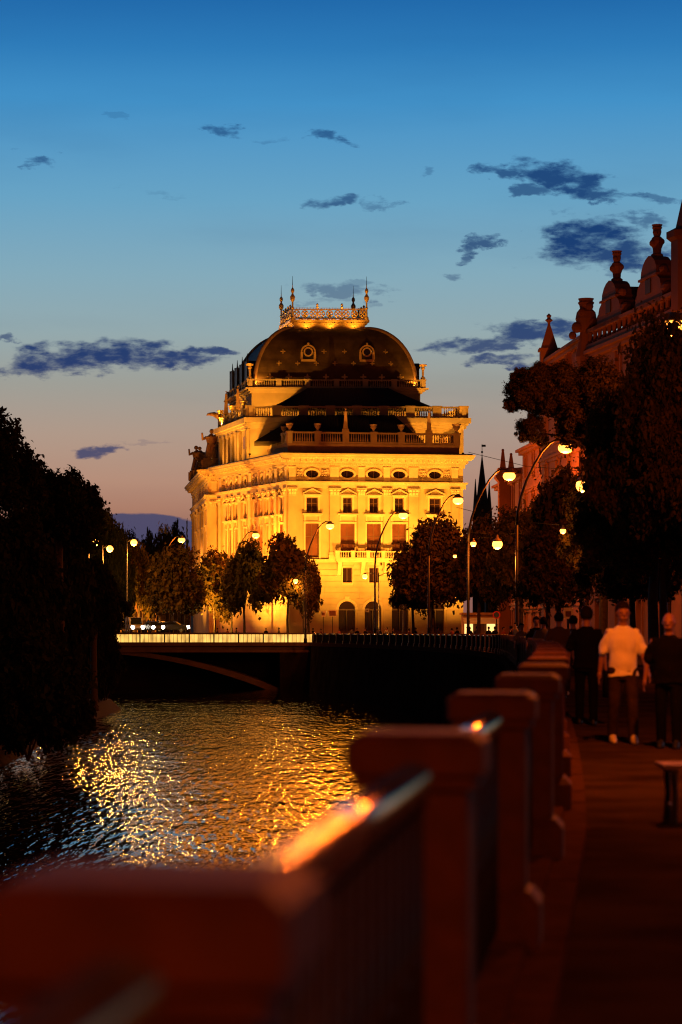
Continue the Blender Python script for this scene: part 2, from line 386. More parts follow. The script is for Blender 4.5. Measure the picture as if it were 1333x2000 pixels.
# ground beyond the bridge, reaching the horizon
g = MB(); g.add([(-4000, 300, -.86), (4000, 300, -.86), (4000, 9000, -.86), (-4000, 9000, -.86)], [(0, 1, 2, 3)])
g.add([(-4000, 300, -12), (4000, 300, -12), (4000, 300, -.86), (-4000, 300, -.86)], [(0, 1, 2, 3)])
tag(g.build('plaza_ground', 'ground'), 'street and squares around the theatre', kind='structure')
g = MB(); rp = [(-110, 302), (-19, 302), (-24, 330), (-110, 330)]; g.prism([(x + (3 if x > -50 else 0), y) for x, y in rp], -.9, .28, rp)
tag(g.build('cross_road', 'road'), 'road crossing in front of the theatre', kind='structure')

# embankment wall down to the water
mb = MB(); vs_ = []
for y in ys: vs_ += [qpt(y, -.88, gz(y) - .02), qpt(y, -1.5, WATER_Z - 1)]
mb.add(vs_, [(2 * i, 2 * i + 1, 2 * i + 3, 2 * i + 2) for i in range(len(ys) - 1)])
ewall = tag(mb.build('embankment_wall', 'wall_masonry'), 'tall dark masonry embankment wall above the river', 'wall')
mb = MB()
for i in range(len(ys) - 1):
    y0, y1 = ys[i], ys[i + 1]
    p = [qpt(y0, -1.02, 0), qpt(y0, -.84, 0), qpt(y1, -.84, 0), qpt(y1, -1.02, 0)]
    mb.hexa([(a.x, a.y, gz(a.y) - .34) for a in p] + [(a.x, a.y, gz(a.y) + .02) for a in p])
mb.build('coping', 'granite_plinth', ewall)

# ------------------------------------------------------------------ parapet: pillars, handrails, iron panels
par = tag(empty('quay_parapet', (quay(3) - EDGE, 3, 0)), 'red granite pillared parapet with metal handrail and iron panels along the river walkway', 'parapet')
def chamfer_box(mb, x0, x1, y0, y1, z0, z1, c):
    a = [(x0, y0 + c), (x0 + c, y0), (x1 - c, y0), (x1, y0 + c), (x1, y1 - c), (x1 - c, y1), (x0 + c, y1), (x0, y1 - c)]
    return mb.prism(a, z0, z1)
h = PW / 2
sh = MB(); chamfer_box(sh, -h + .045, h - .045, -h + .045, h - .045, .30, 1.05, .012); shaft_me = sh.mesh('pillar')
cp = MB()
chamfer_box(cp, -h + .02, h - .02, -h + .02, h - .02, 1.035, 1.075, .012)
chamfer_box(cp, -h, h, -h, h, 1.073, 1.165, .010)
top = [(-h, -h + .018), (-h + .018, -h), (h - .018, -h), (h, -h + .018), (h, h - .018), (h - .018, h), (-h + .018, h), (-h, h - .018)]
cp.prism(top, 1.163, 1.19, [(x * .80, y * .80) for x, y in top]); cap_me = cp.mesh('cap')
bs = MB(); chamfer_box(bs, -h - .02, h + .02, -h - .02, h + .02, -.02, .26, .015)
b0 = [(-h - .02, -h - .02), (h + .02, -h - .02), (h + .02, h + .02), (-h - .02, h + .02)]
bs.prism(b0, .258, .31, [(x * .78, y * .78) for x, y in b0]); base_me = bs.mesh('base')
PYS = [-1.0 + 4.0 * i for i in range(0, 73)]
LATC = -(EDGE + h)
def frame_at(y): return qpt(y, LATC, gz(y)), -math.atan2(qdir(y).x, qdir(y).y)
for i, y in enumerate(PYS):
    c, rz = frame_at(y)
    p = share('pillar', shaft_me, 'granite', par, c, rz)
    for nm, me in (('cap', cap_me), ('base', base_me)):
        q = bpy.data.objects.new(nm, me); COL.objects.link(q); q.parent = p
        if not me.materials: me.materials.append(MATS['granite'])
# one iron panel between two pillars, built along +y from 0 to 3.57
PL = 4.0 - PW
bar = MB(); bar.box(-.036, .036, -.013, .013, .15, .985)
bar.ball((0, 0, .30), .026, 6, 4); bar.ball((0, 0, .80), .026, 6, 4); bar_me = bar.mesh('baluster', smooth=True)
ros = MB()
for kk in range(14):
    a0, a1 = 2 * math.pi * kk / 14, 2 * math.pi * (kk + 1) / 14
    ros.tube([(0, .085 * math.cos(a0), .085 * math.sin(a0)), (0, .085 * math.cos(a1), .085 * math.sin(a1))], .010, 5)
ros.ball((0, 0, 0), .040, 8, 5)
for kk in range(6):
    a = math.pi * kk / 3; ros.ball((0, .058 * math.cos(a), .058 * math.sin(a)), .019, 6, 4)
ros_me = ros.mesh('rosette', smooth=True)
rails = MB()
for z in (.14, .42, .70, .995): rails.box(-.014, .014, 0, PL, z - .012, z + .012)
rails_me = rails.mesh('panel_rails')
hr = MB()
prof = [(-.048, 1.03), (-.04, 1.01), (.04, 1.01), (.048, 1.03)] + [(.048 * math.cos(math.pi * t / 12), 1.064 + .046 * math.sin(math.pi * t / 12) ** .6) for t in range(13)]
n = len(prof); hr.add([(x, 0, z) for x, z in prof] + [(x, PL, z) for x, z in prof],
                      [(i, (i + 1) % n, n + (i + 1) % n, n + i) for i in range(n)] + [tuple(range(n)), tuple(range(2 * n - 1, n - 1, -1))])
hr_me = hr.mesh('handrail', smooth=True)
lo = MB(); chamfer_box(lo, -.16, .16, 0, PL, -.02, .10, .012); lo_me = lo.mesh('sill_stone')
NB = 17
solid = MB(); solid.box(-.06, .06, 0, PL, .09, 1.02); solid_me = solid.mesh('stone_infill')
for i in range(len(PYS) - 1):
    y0, y1 = PYS[i], PYS[i + 1]
    if y1 < 0: continue
    a, b = frame_at(y0)[0], frame_at(y1)[0]
    d = (b - a); L = d.length; u = d / L
    st = a + u * (PW / 2); rz = -math.atan2(u.x, u.y); sc = (1, (L - PW) / PL, 1)
    share('handrail', hr_me, 'rail_metal', par, st, rz, sc)
    share('sill_stone', lo_me, 'granite_plinth', par, st, rz, sc)
    pn = share('railing_panel', rails_me, 'iron', par, st, rz, sc)
    if i < 4:
        for kk in range(NB):
            yy = PL * (kk + .5) / NB
            q = share('baluster', bar_me, 'iron', None); q.parent = pn; q.location = (0, yy, 0)
            if kk % 2 == 0:
                q = share('rosette', ros_me, 'iron', None); q.parent = pn; q.location = (0, yy, .56)
    else:
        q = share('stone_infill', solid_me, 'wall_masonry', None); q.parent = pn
# raised stone strip at the foot of the parapet, laid in slabs
pl_root = tag(empty('kerb_strip', (quay(0), 0, 0)), 'raised granite slabs at the foot of the parapet', kind='structure')
y = -2.0; i = 0
while y < 90:
    L = 1.1 + .25 * random.random()
    if y > 30: L *= 2
    e = .012
    p = [qpt(y + e, -.9, 0), qpt(y + e, -.26, 0), qpt(y + L - e, -.26, 0), qpt(y + L - e, -.9, 0)]
    dz = random.uniform(-.006, .006)
    mb = MB(); mb.hexa([(a.x, a.y, gz(a.y) - .02) for a in p] + [(a.x, a.y, gz(a.y) + .07 + dz) for a in p])
    mb.build('kerb_slab', 'granite_plinth', pl_root); y += L; i += 1

# ------------------------------------------------------------------ bridge
BY = 289.0; BX0, BX1 = -75.0, PX(611, BY)
br = tag(empty('river_bridge', (BX1, BY, WATER_Z)), 'low arched concrete bridge with glowing glass railing over the river', 'bridge')
DZ = PZ(1255, BY)                 # deck edge top
mb = MB(); mb.box(BX0, BX1 + .6, BY, BY + 11.5, DZ - 1.05, DZ - .02); mb.box(BX0, BX1 + .6, BY - .35, BY + .3, DZ - .40, DZ + .03)
mb.box(BX0, BX1 + .6, BY - .22, BY - .01, DZ - 1.15, DZ - .75)
mb.build('deck', 'bridge_concrete', br)
# arch rib
xs_, xc = PX(552, BY), PX(170, BY)
zs_, zc = PZ(1347, BY), PZ(1268, BY)
mb = MB(); N = 40; vs_ = []
for i in range(N + 1):
    x = xs_ + (2 * xc - 2 * xs_) * i / N
    t = (x - xc) / (xs_ - xc); z = zc - (zc - zs_) * t * t; th = .42 + .35 * abs(t)
    vs_ += [(x, BY + .1, z), (x, BY + 11, z), (x, BY + 11, z - th), (x, BY + .1, z - th)]
fs = []
for i in range(N):
    for q in range(4): fs.append((4 * i + q, 4 * i + (q + 1) % 4, 4 * i + 4 + (q + 1) % 4, 4 * i + 4 + q))
mb.add(vs_, fs + [(0, 1, 2, 3), (4 * N + 3, 4 * N + 2, 4 * N + 1, 4 * N)]); fix_normals(mb.build('arch', 'bridge_concrete', br))
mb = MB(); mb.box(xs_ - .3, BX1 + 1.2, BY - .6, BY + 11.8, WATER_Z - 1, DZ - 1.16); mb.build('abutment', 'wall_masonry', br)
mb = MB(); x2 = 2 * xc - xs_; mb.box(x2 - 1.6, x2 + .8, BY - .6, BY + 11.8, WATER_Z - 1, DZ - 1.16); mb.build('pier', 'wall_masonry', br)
ZT = PZ(1237.5, BY)
mb = MB(); mb.box(BX0, BX1 + .2, BY - .17, BY + .17, ZT - .08, ZT + .10); mb.build('top_rail', 'bridge_concrete', br)
mb = MB(); mb.box(BX0, BX1 + .2, BY + 11.0, BY + 11.3, ZT - 1.0, ZT + .05); mb.build('rear_railing', 'bridge_concrete', br)
post = MB(); post.box(-.06, .06, -.12, .12, DZ + .02, ZT - .07); post_me = post.mesh('railing_post')
PWD = 2.9
x = BX1; kpan = 0
pan = MB()
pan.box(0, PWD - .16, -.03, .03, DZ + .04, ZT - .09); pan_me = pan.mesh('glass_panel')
mul = MB()
for t in (.17, .33, .50, .66, .83): mul.box(PWD * t - .022, PWD * t + .022, -.055, -.035, DZ + .04, ZT - .09)
mul_me = mul.mesh('panel_mullion')
while x - PWD > -62:
    share('railing_post', post_me, 'lamp_pole', br, (x, BY, 0))
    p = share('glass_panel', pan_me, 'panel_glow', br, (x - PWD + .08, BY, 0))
    q = share('panel_mullion', mul_me, 'lamp_pole', None); q.parent = p
    x -= PWD; kpan += 1

# ------------------------------------------------------------------ island bank on the left
isl = MB()
bank = [(-60, 96), (-24, 100), (-19.5, 112), (-17.6, 130), (-17.8, 150), (-19.0, 175), (-19.2, 200), (-18.6, 220), (-24, 240), (-27, 285), (-90, 285), (-90, 96)]
isl.prism(bank, WATER_Z - 1, WATER_Z + 1.0, [(x - 2.0, y) for x, y in bank])
tag(fix_normals(isl.build('island_bank', 'grass')), 'dark wooded island bank on the left', kind='structure')
# ================================================================== the theatre
class Fr:
    def __init__(s, p, q):
        s.o = Vector((p[0], p[1], 0)); d = Vector((q[0] - p[0], q[1] - p[1], 0)); s.L = d.length; s.u = d / s.L
        s.n = Vector((s.u.y, -s.u.x, 0))
    def P(s, a, w, z): return s.o + s.u * a + s.n * w + Vector((0, 0, z))
    def box(s, mb, a0, a1, w0, w1, z0, z1):
        return mb.hexa([s.P(a0, w1, z0), s.P(a1, w1, z0), s.P(a1, w0, z0), s.P(a0, w0, z0), s.P(a0, w1, z1), s.P(a1, w1, z1), s.P(a1, w0, z1), s.P(a0, w0, z1)])
    def poly(s, mb, pts, w0, w1):       # outline in (a, z), counter-clockwise seen from outside
        n = len(pts); vs_ = [s.P(a, w1, z) for a, z in pts] + [s.P(a, w0, z) for a, z in pts]
        return mb.add(vs_, [tuple(range(n)), tuple(range(2 * n - 1, n - 1, -1))] + [(n + i, n + (i + 1) % n, (i + 1) % n, i) for i in range(n)])
def a_of_px(fr, px):
    t = (px - 666.5) / 4800.0; return (t * fr.o.y - fr.o.x) / (fr.u.x - t * fr.u.y)

def wall_with_openings(fr, a0, a1, z0, z1, ops, depth=.5):
    """ops: (kind, a0, a1, z0, z1) with kind rect, arch (round head) or oval"""
    mb = MB()
    A = sorted({a0, a1, *[o[1] for o in ops], *[o[2] for o in ops]}); Zs = sorted({z0, z1, *[o[3] for o in ops], *[o[4] for o in ops]})
    for i in range(len(A) - 1):
        for j in range(len(Zs) - 1):
            am, zm = (A[i] + A[i + 1]) / 2, (Zs[j] + Zs[j + 1]) / 2
            if any(o[1] < am < o[2] and o[3] < zm < o[4] for o in ops): continue
            mb.add([fr.P(A[i], 0, Zs[j]), fr.P(A[i + 1], 0, Zs[j]), fr.P(A[i + 1], 0, Zs[j + 1]), fr.P(A[i], 0, Zs[j + 1])], [(0, 1, 2, 3)])
    for kind, p, q, r, t in ops:
        if kind == 'rect': out = [(p, r), (q, r), (q, t), (p, t)]
        elif kind == 'arch':
            rad = (q - p) / 2; zs = t - rad
            out = [(p, r), (q, r)] + [((p + q) / 2 + rad * math.cos(math.pi * k / 12), zs + rad * math.sin(math.pi * k / 12)) for k in range(13)]
            arc = out[2:]
            for k in range(12):
                c = (q, t) if k < 6 else (p, t)
                mb.add([fr.P(*[arc[k][0], 0, arc[k][1]]), fr.P(c[0], 0, c[1]), fr.P(arc[k + 1][0], 0, arc[k + 1][1])], [(0, 1, 2)])
            mb.add([fr.P((p + q) / 2, 0, t), fr.P((p + q) / 2, 0, t), fr.P(q, 0, t)], [(0, 1, 2)])
        else:
            ca, cz, ra, rz_ = (p + q) / 2, (r + t) / 2, (q - p) / 2, (t - r) / 2
            out = [(ca + ra * math.cos(2 * math.pi * k / 20), cz + rz_ * math.sin(2 * math.pi * k / 20)) for k in range(20)]
            for k in range(20):
                c = [(q, t), (p, t), (p, r), (q, r)][k // 5]; e, f = out[k], out[(k + 1) % 20]
                mb.add([fr.P(e[0], 0, e[1]), fr.P(c[0], 0, c[1]), fr.P(f[0], 0, f[1])], [(0, 1, 2)])
        n = len(out)
        mb.add([fr.P(a, 0, z) for a, z in out] + [fr.P(a, -depth, z) for a, z in out], [(i, n + i, n + (i + 1) % n, (i + 1) % n) for i in range(n)])
    return mb

TH = tag(empty('theatre', (-6.6, 312, -.86)), 'floodlit golden stone theatre with dark curved roof and gilded cresting', 'theatre')
GZ = -.86
A_, B_ = (-6.6, 312.0), (15.7, 316.0)
C_ = (PX(430, 340), 340.0)
D0, D1, D2 = (PX(431, 345), 345.0), (PX(409, 345.6), 345.6), (PX(378, 389), 389.0)
F1 = Fr(A_, B_); F2 = Fr(C_, A_); F3 = Fr(D1, D0); F4 = Fr(D2, D1)
zy = lambda py: 1.5 + (1217 - py) / 15.38
Z = dict(mezz0=zy(1137), mezz1=zy(1108), band0=zy(1097), band1=zy(1092), tall0=zy(1075), tall1=zy(1022), sill=zy(1003), up0=zy(1000), up1=zy(971),
         cap0=zy(968), cap1=zy(952.5), arch0=zy(944), frieze0=zy(941), oval=zy(925), corn0=zy(909), corn1=zy(886))

def window(fr, a0, a1, z0, z1, pane='window_dark', vert=1, hor=1, w=-.32, oval=False, arch=False):
    mb = MB(); t = .10
    if oval:
        ca, cz = (a0 + a1) / 2, (z0 + z1) / 2
        fr.box(mb, ca - .03, ca + .03, w - .03, w + .03, z0, z1)
    else:
        fr.box(mb, a0, a0 + t, w - .03, w + .04, z0, z1); fr.box(mb, a1 - t, a1, w - .03, w + .04, z0, z1)
        fr.box(mb, a0 + t, a1 - t, w - .03, w + .04, z0, z0 + t); fr.box(mb, a0 + t, a1 - t, w - .03, w + .04, z1 - t, z1)
    o = mb.build('window', 'window_frame', TH)
    if oval:
        p = MB(); ra, rz_ = (a1 - a0) / 2 + .05, (z1 - z0) / 2 + .05
        fr.poly(p, [(ca + ra * math.cos(2 * math.pi * k / 20), cz + rz_ * math.sin(2 * math.pi * k / 20)) for k in range(20)], w - .06, w - .035)
        p.build('pane', pane, o); return o
    na, nz_ = vert + 1, hor + 1; zz = [z0 + t] + [z0 + t + (z1 - z0 - 2 * t) * (.62 if hor == 1 else (k / nz_)) for k in range(1, nz_)] + [z1 - t]
    aa = [a0 + t + (a1 - a0 - 2 * t) * k / na for k in range(na + 1)]; g = .035
    m2 = MB()
    for k in range(1, na): fr.box(m2, aa[k] - g, aa[k] + g, w - .02, w + .03, z0 + t, z1 - t)
    for k in range(1, nz_): fr.box(m2, a0 + t, a1 - t, w - .015, w + .025, zz[k] - g, zz[k] + g)
    if m2.v: m2.build('glazing_bar', 'window_frame', o)
    for i in range(na):
        for j in range(nz_):
            p = MB(); fr.box(p, aa[i] + (g if i else 0), aa[i + 1] - (g if i < na - 1 else 0), w - .03, w - .012 + random.uniform(-.004, .004), zz[j] + (g if j else 0), zz[j + 1] - (g if j < nz_ - 1 else 0))
            p.build('pane', pane, o)
    return o

def pilaster(fr, a, wid, z0=None, z1=None, capital=True):
    z0 = Z['band1'] if z0 is None else z0; z1 = Z['cap0'] if z1 is None else z1
    mb = MB(); fr.box(mb, a - wid / 2, a + wid / 2, -.02, .30, z0 + .9, z1)
    o = mb.build('pilaster', 'sandstone', TH)
    mb = MB(); fr.box(mb, a - wid / 2 - .14, a + wid / 2 + .14, -.02, .42, z0, z0 + .55); fr.box(mb, a - wid / 2 - .08, a + wid / 2 + .08, -.02, .37, z0 + .548, z0 + .91); mb.build('base', 'sandstone_trim', o)
    if capital:
        h_ = Z['cap1'] - z1; mb = MB()
        fr.box(mb, a - wid / 2 - .04, a + wid / 2 + .04, -.02, .35, z1, z1 + .12)
        for r, (lo_, hi_, e) in enumerate(((.12, .50, .06), (.48, .80, .12))):
            nlf = max(3, int(wid / .38))
            for k in range(nlf):
                c = a - wid / 2 + wid * (k + .5) / nlf; hw = wid / nlf * .42
                mb.add([fr.P(c - hw, .31 + e * .4, z1 + lo_ * h_), fr.P(c + hw, .31 + e * .4, z1 + lo_ * h_), fr.P(c + hw * .8, .36 + e * 1.9, z1 + hi_ * h_), fr.P(c - hw * .8, .36 + e * 1.9, z1 + hi_ * h_),
                        fr.P(c - hw, .2, z1 + lo_ * h_), fr.P(c + hw, .2, z1 + lo_ * h_), fr.P(c + hw * .8, .2, z1 + hi_ * h_), fr.P(c - hw * .8, .2, z1 + hi_ * h_)],
                       [(0, 1, 2, 3), (4, 0, 3, 7), (1, 5, 6, 2), (3, 2, 6, 7), (0, 4, 5, 1)])
        fr.box(mb, a - wid / 2, a + wid / 2, -.02, .33, z1 + .11, z1 + h_ * .84)
        for sg in (-1, 1):
            c = fr.P(a + sg * (wid / 2 + .02), .40, z1 + .78 * h_); mb.ball(c, .17, 8, 5)
        fr.box(mb, a - wid / 2 - .20, a + wid / 2 + .20, -.02, .56, z1 + h_ * .86, z1 + h_)
        mb.build('capital', 'sandstone_trim', o)
    return o

def pediment(fr, c, wid, zb, zt):
    mb = MB(); fr.poly(mb, [(c - wid / 2, zb), (c + wid / 2, zb), (c, zt)], -.02, .18); o = mb.build('pediment', 'sandstone', TH)
    mb = MB(); fr.box(mb, c - wid / 2 - .12, c + wid / 2 + .12, -.02, .46, zb - .14, zb + .02)
    for sg in (-1, 1):
        e = [(c + sg * (wid / 2 + .16), zb + .02), (c, zt + .05), (c, zt + .26), (c + sg * (wid / 2 + .16), zb + .20)]
        fr.poly(mb, e if sg < 0 else e[::-1], -.02, .48)
    fix_normals(mb.build('raking_cornice', 'sandstone_trim', o)); return o

def facade(fr, pils, wins, arches=(), balcony=None, blind='window_blind', first=True, courses=True, dent=.75):
    L = fr.L; ops = []
    for (c, w1, w2) in wins:
        ops.append(('rect', c - w1 / 2, c + w1 / 2, Z['band1'] + .25, Z['tall1'])); ops.append(('rect', c - w2 / 2, c + w2 / 2, Z['up0'], Z['up1']))
        ops.append(('oval', c - .82, c + .82, Z['oval'] - .47, Z['oval'] + .47)) if w2 > 1 else ops.append(('oval', c - .55, c + .55, Z['oval'] - .47, Z['oval'] + .47))
        ops.append(('rect', c - .62, c + .62, Z['mezz0'], Z['mezz1']))
    for c in arches: ops.append(('arch', c - 1.08, c + 1.08, GZ + .3, zy(1174)))
    fix = wall_with_openings(fr, 0, L, GZ, Z['corn0'] + .3, ops).build('wall', 'sandstone', TH)
    # rusticated courses of the two lower storeys
    if courses:
        z = GZ + .35; hc = .735
        while z + hc < Z['band0'] + .02:
            blk = []
            for kd, p, q, r, t in ops:
                if r < z + hc and t > z and kd != 'oval':
                    if kd == 'arch':
                        rad = (q - p) / 2 + .28; zs = t - (q - p) / 2
                        zz = max(0, z - zs)
                        if zz >= rad: continue
                        hw = math.sqrt(rad * rad - zz * zz) if z > zs else rad
                        blk.append(((p + q) / 2 - hw, (p + q) / 2 + hw))
                    else: blk.append((p - .16, q + .16))
            blk.sort(); s = .0; segs = []
            for p, q in blk:
                if p > s + .1: segs.append((s, p))
                s = max(s, q)
            if s < L - .1: segs.append((s, L))
            for p, q in segs:
                nblk = max(1, round((q - p) / 5.0))
                for kb in range(nblk):
                    mb = MB(); e = .015 if kb else 0
                    fr.box(mb, p + (q - p) * kb / nblk + e, p + (q - p) * (kb + 1) / nblk, -.01, .085 + random.uniform(-.008, .008), z + .03, z + hc - .03)
                    mb.build('stone_course', 'sandstone', TH)
            z += hc
    for c in arches:
        mb = MB(); rad = 1.08; zs = zy(1174) - rad
        for k in range(11):
            a0, a1 = math.pi * k / 11 + .012, math.pi * (k + 1) / 11 - .012
            q = [(rad, a0), (rad + .34, a0), (rad + .34, a1), (rad, a1)]
            fr.poly(mb, [(c + r * math.cos(t), zs + r * math.sin(t)) for r, t in q], -.01, .12)
        o = mb.build('arch_ring', 'sandstone_trim', TH)
        mb = MB(); fr.poly(mb, [(c - .22, zs + rad - .02), (c + .22, zs + rad - .02), (c + .32, zs + rad + .62), (c - .32, zs + rad + .62)], -.01, .26); mb.build('keystone', 'sandstone_trim', o)
        mb = MB(); fr.box(mb, c - 1.08, c + 1.08, -.5, -.42, zs - .08, zs + .08); fr.box(mb, c - .06, c + .06, -.5, -.40, GZ, zs - .08)
        for sg in (-1, 1): fr.box(mb, c + sg * .57 - .47, c + sg * .57 + .47, -.5, -.45, GZ, GZ + 1.4)
        o = mb.build('door', 'door_wood', TH)
        mb = MB(); fr.poly(mb, [(c + 1.08 * math.cos(math.pi * k / 12), zs + .1 + .98 * math.sin(math.pi * k / 12)) for k in range(13)], -.49, -.47); mb.build('fanlight', 'window_dark', o)
        for sg in (-1, 1):
            mb = MB(); fr.box(mb, c + sg * .57 - .44, c + sg * .57 + .44, -.49, -.47, GZ + 1.4, zs - .1); mb.build('pane', 'window_dark', o)
    for (c, w1, w2) in wins:
        window(fr, c - w1 / 2, c + w1 / 2, Z['band1'] + .25, Z['tall1'], blind, 1, 1)
        window(fr, c - w2 / 2, c + w2 / 2, Z['up0'], Z['up1'], 'window_dark', 1, 1)
        ov = .82 if w2 > 1 else .55
        window(fr, c - ov, c + ov, Z['oval'] - .47, Z['oval'] + .47, 'window_dark', oval=True)
        window(fr, c - .62, c + .62, Z['mezz0'], Z['mezz1'], 'window_dark', 1, 0)
        # surrounds
        mb = MB()
        for (hw, z0, z1, e) in ((w1 / 2, Z['band1'] + .1, Z['tall1'], .24), (w2 / 2, Z['up0'] - .05, Z['up1'], .26), (.62, Z['mezz0'] - .1, Z['mezz1'], .15)):
            fr.box(mb, c - hw - e, c - hw, -.01, .14, z0, z1 + e); fr.box(mb, c + hw, c + hw + e, -.01, .14, z0, z1 + e); fr.box(mb, c - hw, c + hw, -.01, .138, z1, z1 + e)
        mb.build('window_surround', 'sandstone_trim', TH)
        mb = MB(); hw = max(w1, w2) / 2 + .42
        fr.box(mb, c - hw, c + hw, -.01, .50, Z['sill'] - .16, Z['sill'] + .03); fr.box(mb, c - hw + .16, c + hw - .16, -.01, .30, Z['sill'] - .36, Z['sill'] - .16)
        for sg in (-1, 1): fr.box(mb, c + sg * (hw - .34) - .12, c + sg * (hw - .34) + .12, -.01, .30, Z['tall1'] + .35, Z['sill'] - .36)
        mb.build('sill', 'sandstone_trim', TH)
        mb = MB(); fr.box(mb, c - .7, c + .7, -.01, .12, Z['mezz0'] - .28, Z['mezz0'] - .1); mb.build('sill', 'sandstone_trim', TH)
        pediment(fr, c, max(w2 + .75, 1.75), zy(965.5), zy(957))
        mb = MB()
        for k in range(20):
            a0, a1 = 2 * math.pi * k / 20, 2 * math.pi * (k + 1) / 20; o0, o1 = ov + .02, .49
            q = [(o0, o1, a0), (o0 + .24, o1 + .24, a0), (o0 + .24, o1 + .24, a1), (o0, o1, a1)]
            fr.poly(mb, [(c + ra * math.cos(t), Z['oval'] + rb * math.sin(t)) for ra, rb, t in q], -.01, .15)
        mb.build('oval_surround', 'sandstone_trim', TH)
    for (a, wd) in pils:
        pilaster(fr, a, wd)
        mb = MB(); fr.box(mb, a - wd / 2 + .05, a + wd / 2 - .05, -.01, .20, Z['frieze0'] + .1, zy(913)); fr.box(mb, a - wd / 2 - .04, a + wd / 2 + .04, -.01, .30, zy(913), zy(910.5)); mb.build('frieze_block', 'sandstone_trim', TH)
    # carved frieze panels between the blocks
    pa = sorted(pils)
    for i in range(len(pa) - 1):
        p, q = pa[i][0] + pa[i][1] / 2 + .12, pa[i + 1][0] - pa[i + 1][1] / 2 - .12
        cs = [c for c, _, _ in wins if p < c < q]
        cuts = [p] + [v for c in cs for v in (c - 1.2, c + 1.2)] + [q]
        for j in range(0, len(cuts), 2):
            if cuts[j + 1] - cuts[j] < .25: continue
            mb = MB(); fr.box(mb, cuts[j], cuts[j + 1], -.01, .05, Z['oval'] - .62, Z['oval'] + .62)
            n = int((cuts[j + 1] - cuts[j]) / .26) + 1
            for k in range(n):
                for r in range(4):
                    ca = cuts[j] + (cuts[j + 1] - cuts[j]) * (k + .5 + random.uniform(-.2, .2)) / n; cz = Z['oval'] - .48 + r * .32 + random.uniform(-.06, .06)
                    mb.ball(fr.P(ca, .06, cz), random.uniform(.08, .14), 6, 4)
            mb.build('relief_panel', 'sandstone_relief', TH)
    # string courses and cornices
    e0, e1 = -.0, L
    def course(nm, prof, m='sandstone_trim'):
        mb = MB()
        for (z0, z1, w_, ex) in prof: fr.box(mb, e0 - ex, e1 + ex, -.01, w_, z0, z1)
        return mb.build(nm, m, TH)
    course('string_course', [(Z['band0'], Z['band0'] + .16, .16, .12), (Z['band0'] + .162, Z['band1'], .30, .28)])
    course('architrave', [(Z['cap1'] + .002, Z['arch0'], .34, .30), (Z['arch0'] + .002, Z['arch0'] + .12, .46, .42), (Z['arch0'] + .122, Z['frieze0'] + .08, .58, .54)])
    cz = Z['corn0']; H_ = Z['corn1'] - cz
    cor = course('main_cornice', [(cz - .1, cz + .20 * H_, .22, .2), (cz + .20 * H_ + .002, cz + .34 * H_, .36, .34), (cz + .55 * H_, cz + .66 * H_, .96, .94), (cz + .66 * H_ + .002, cz + .86 * H_, 1.20, 1.18), (cz + .86 * H_ + .002, cz + H_, 1.34, 1.32), (cz + .34 * H_ + .002, cz + .55 * H_ - .002, .42, .4)])
    mb = MB(); n = int(L / dent)
    for k in range(n + 1):
        a = L * k / n; fr.box(mb, a - .14, a + .14, .40, .88, cz + .36 * H_, cz + .548 * H_)
    n2 = int(L / .26)
    for k in range(n2):
        a = L * (k + .5) / n2; fr.box(mb, a - .07, a + .07, .21, .33, cz + .06 * H_, cz + .19 * H_)
    mb.build('modillion_row', 'sandstone_trim', cor, stuff=True)
    if balcony:
        p, q = balcony; mb = MB(); fr.box(mb, p, q, -.01, 1.25, Z['band1'] - .22, Z['band1'] + .03); fr.box(mb, p + .1, q - .1, .0, 1.1, Z['band1'] - .36, Z['band1'] - .222)
        bal = mb.build('balcony', 'sandstone_trim', TH)
        for c in np.linspace(p + .5, q - .5, 4):
            mb = MB()
            vs_ = [(0, Z['band1'] - .37), (1.0, Z['band1'] - .37), (.85, Z['band1'] - .75), (.45, Z['band1'] - 1.2), (.15, Z['band1'] - 2.0), (0, Z['band1'] - 2.1)]
            n = len(vs_); mb.add([fr.P(c - .24, w_, z_) for w_, z_ in vs_] + [fr.P(c + .24, w_, z_) for w_, z_ in vs_], [tuple(range(n)), tuple(range(2 * n - 1, n - 1, -1))] + [(i, n + i, n + (i + 1) % n, (i + 1) % n) for i in range(n)])
            fix_normals(mb.build('bracket', 'sandstone_trim', bal))
        balustrade(fr.P(p + .12, 1.12, 0), fr.P(q - .12, 1.12, 0), Z['band1'] + .03, 1.0, 6, parent=bal)
    return fix

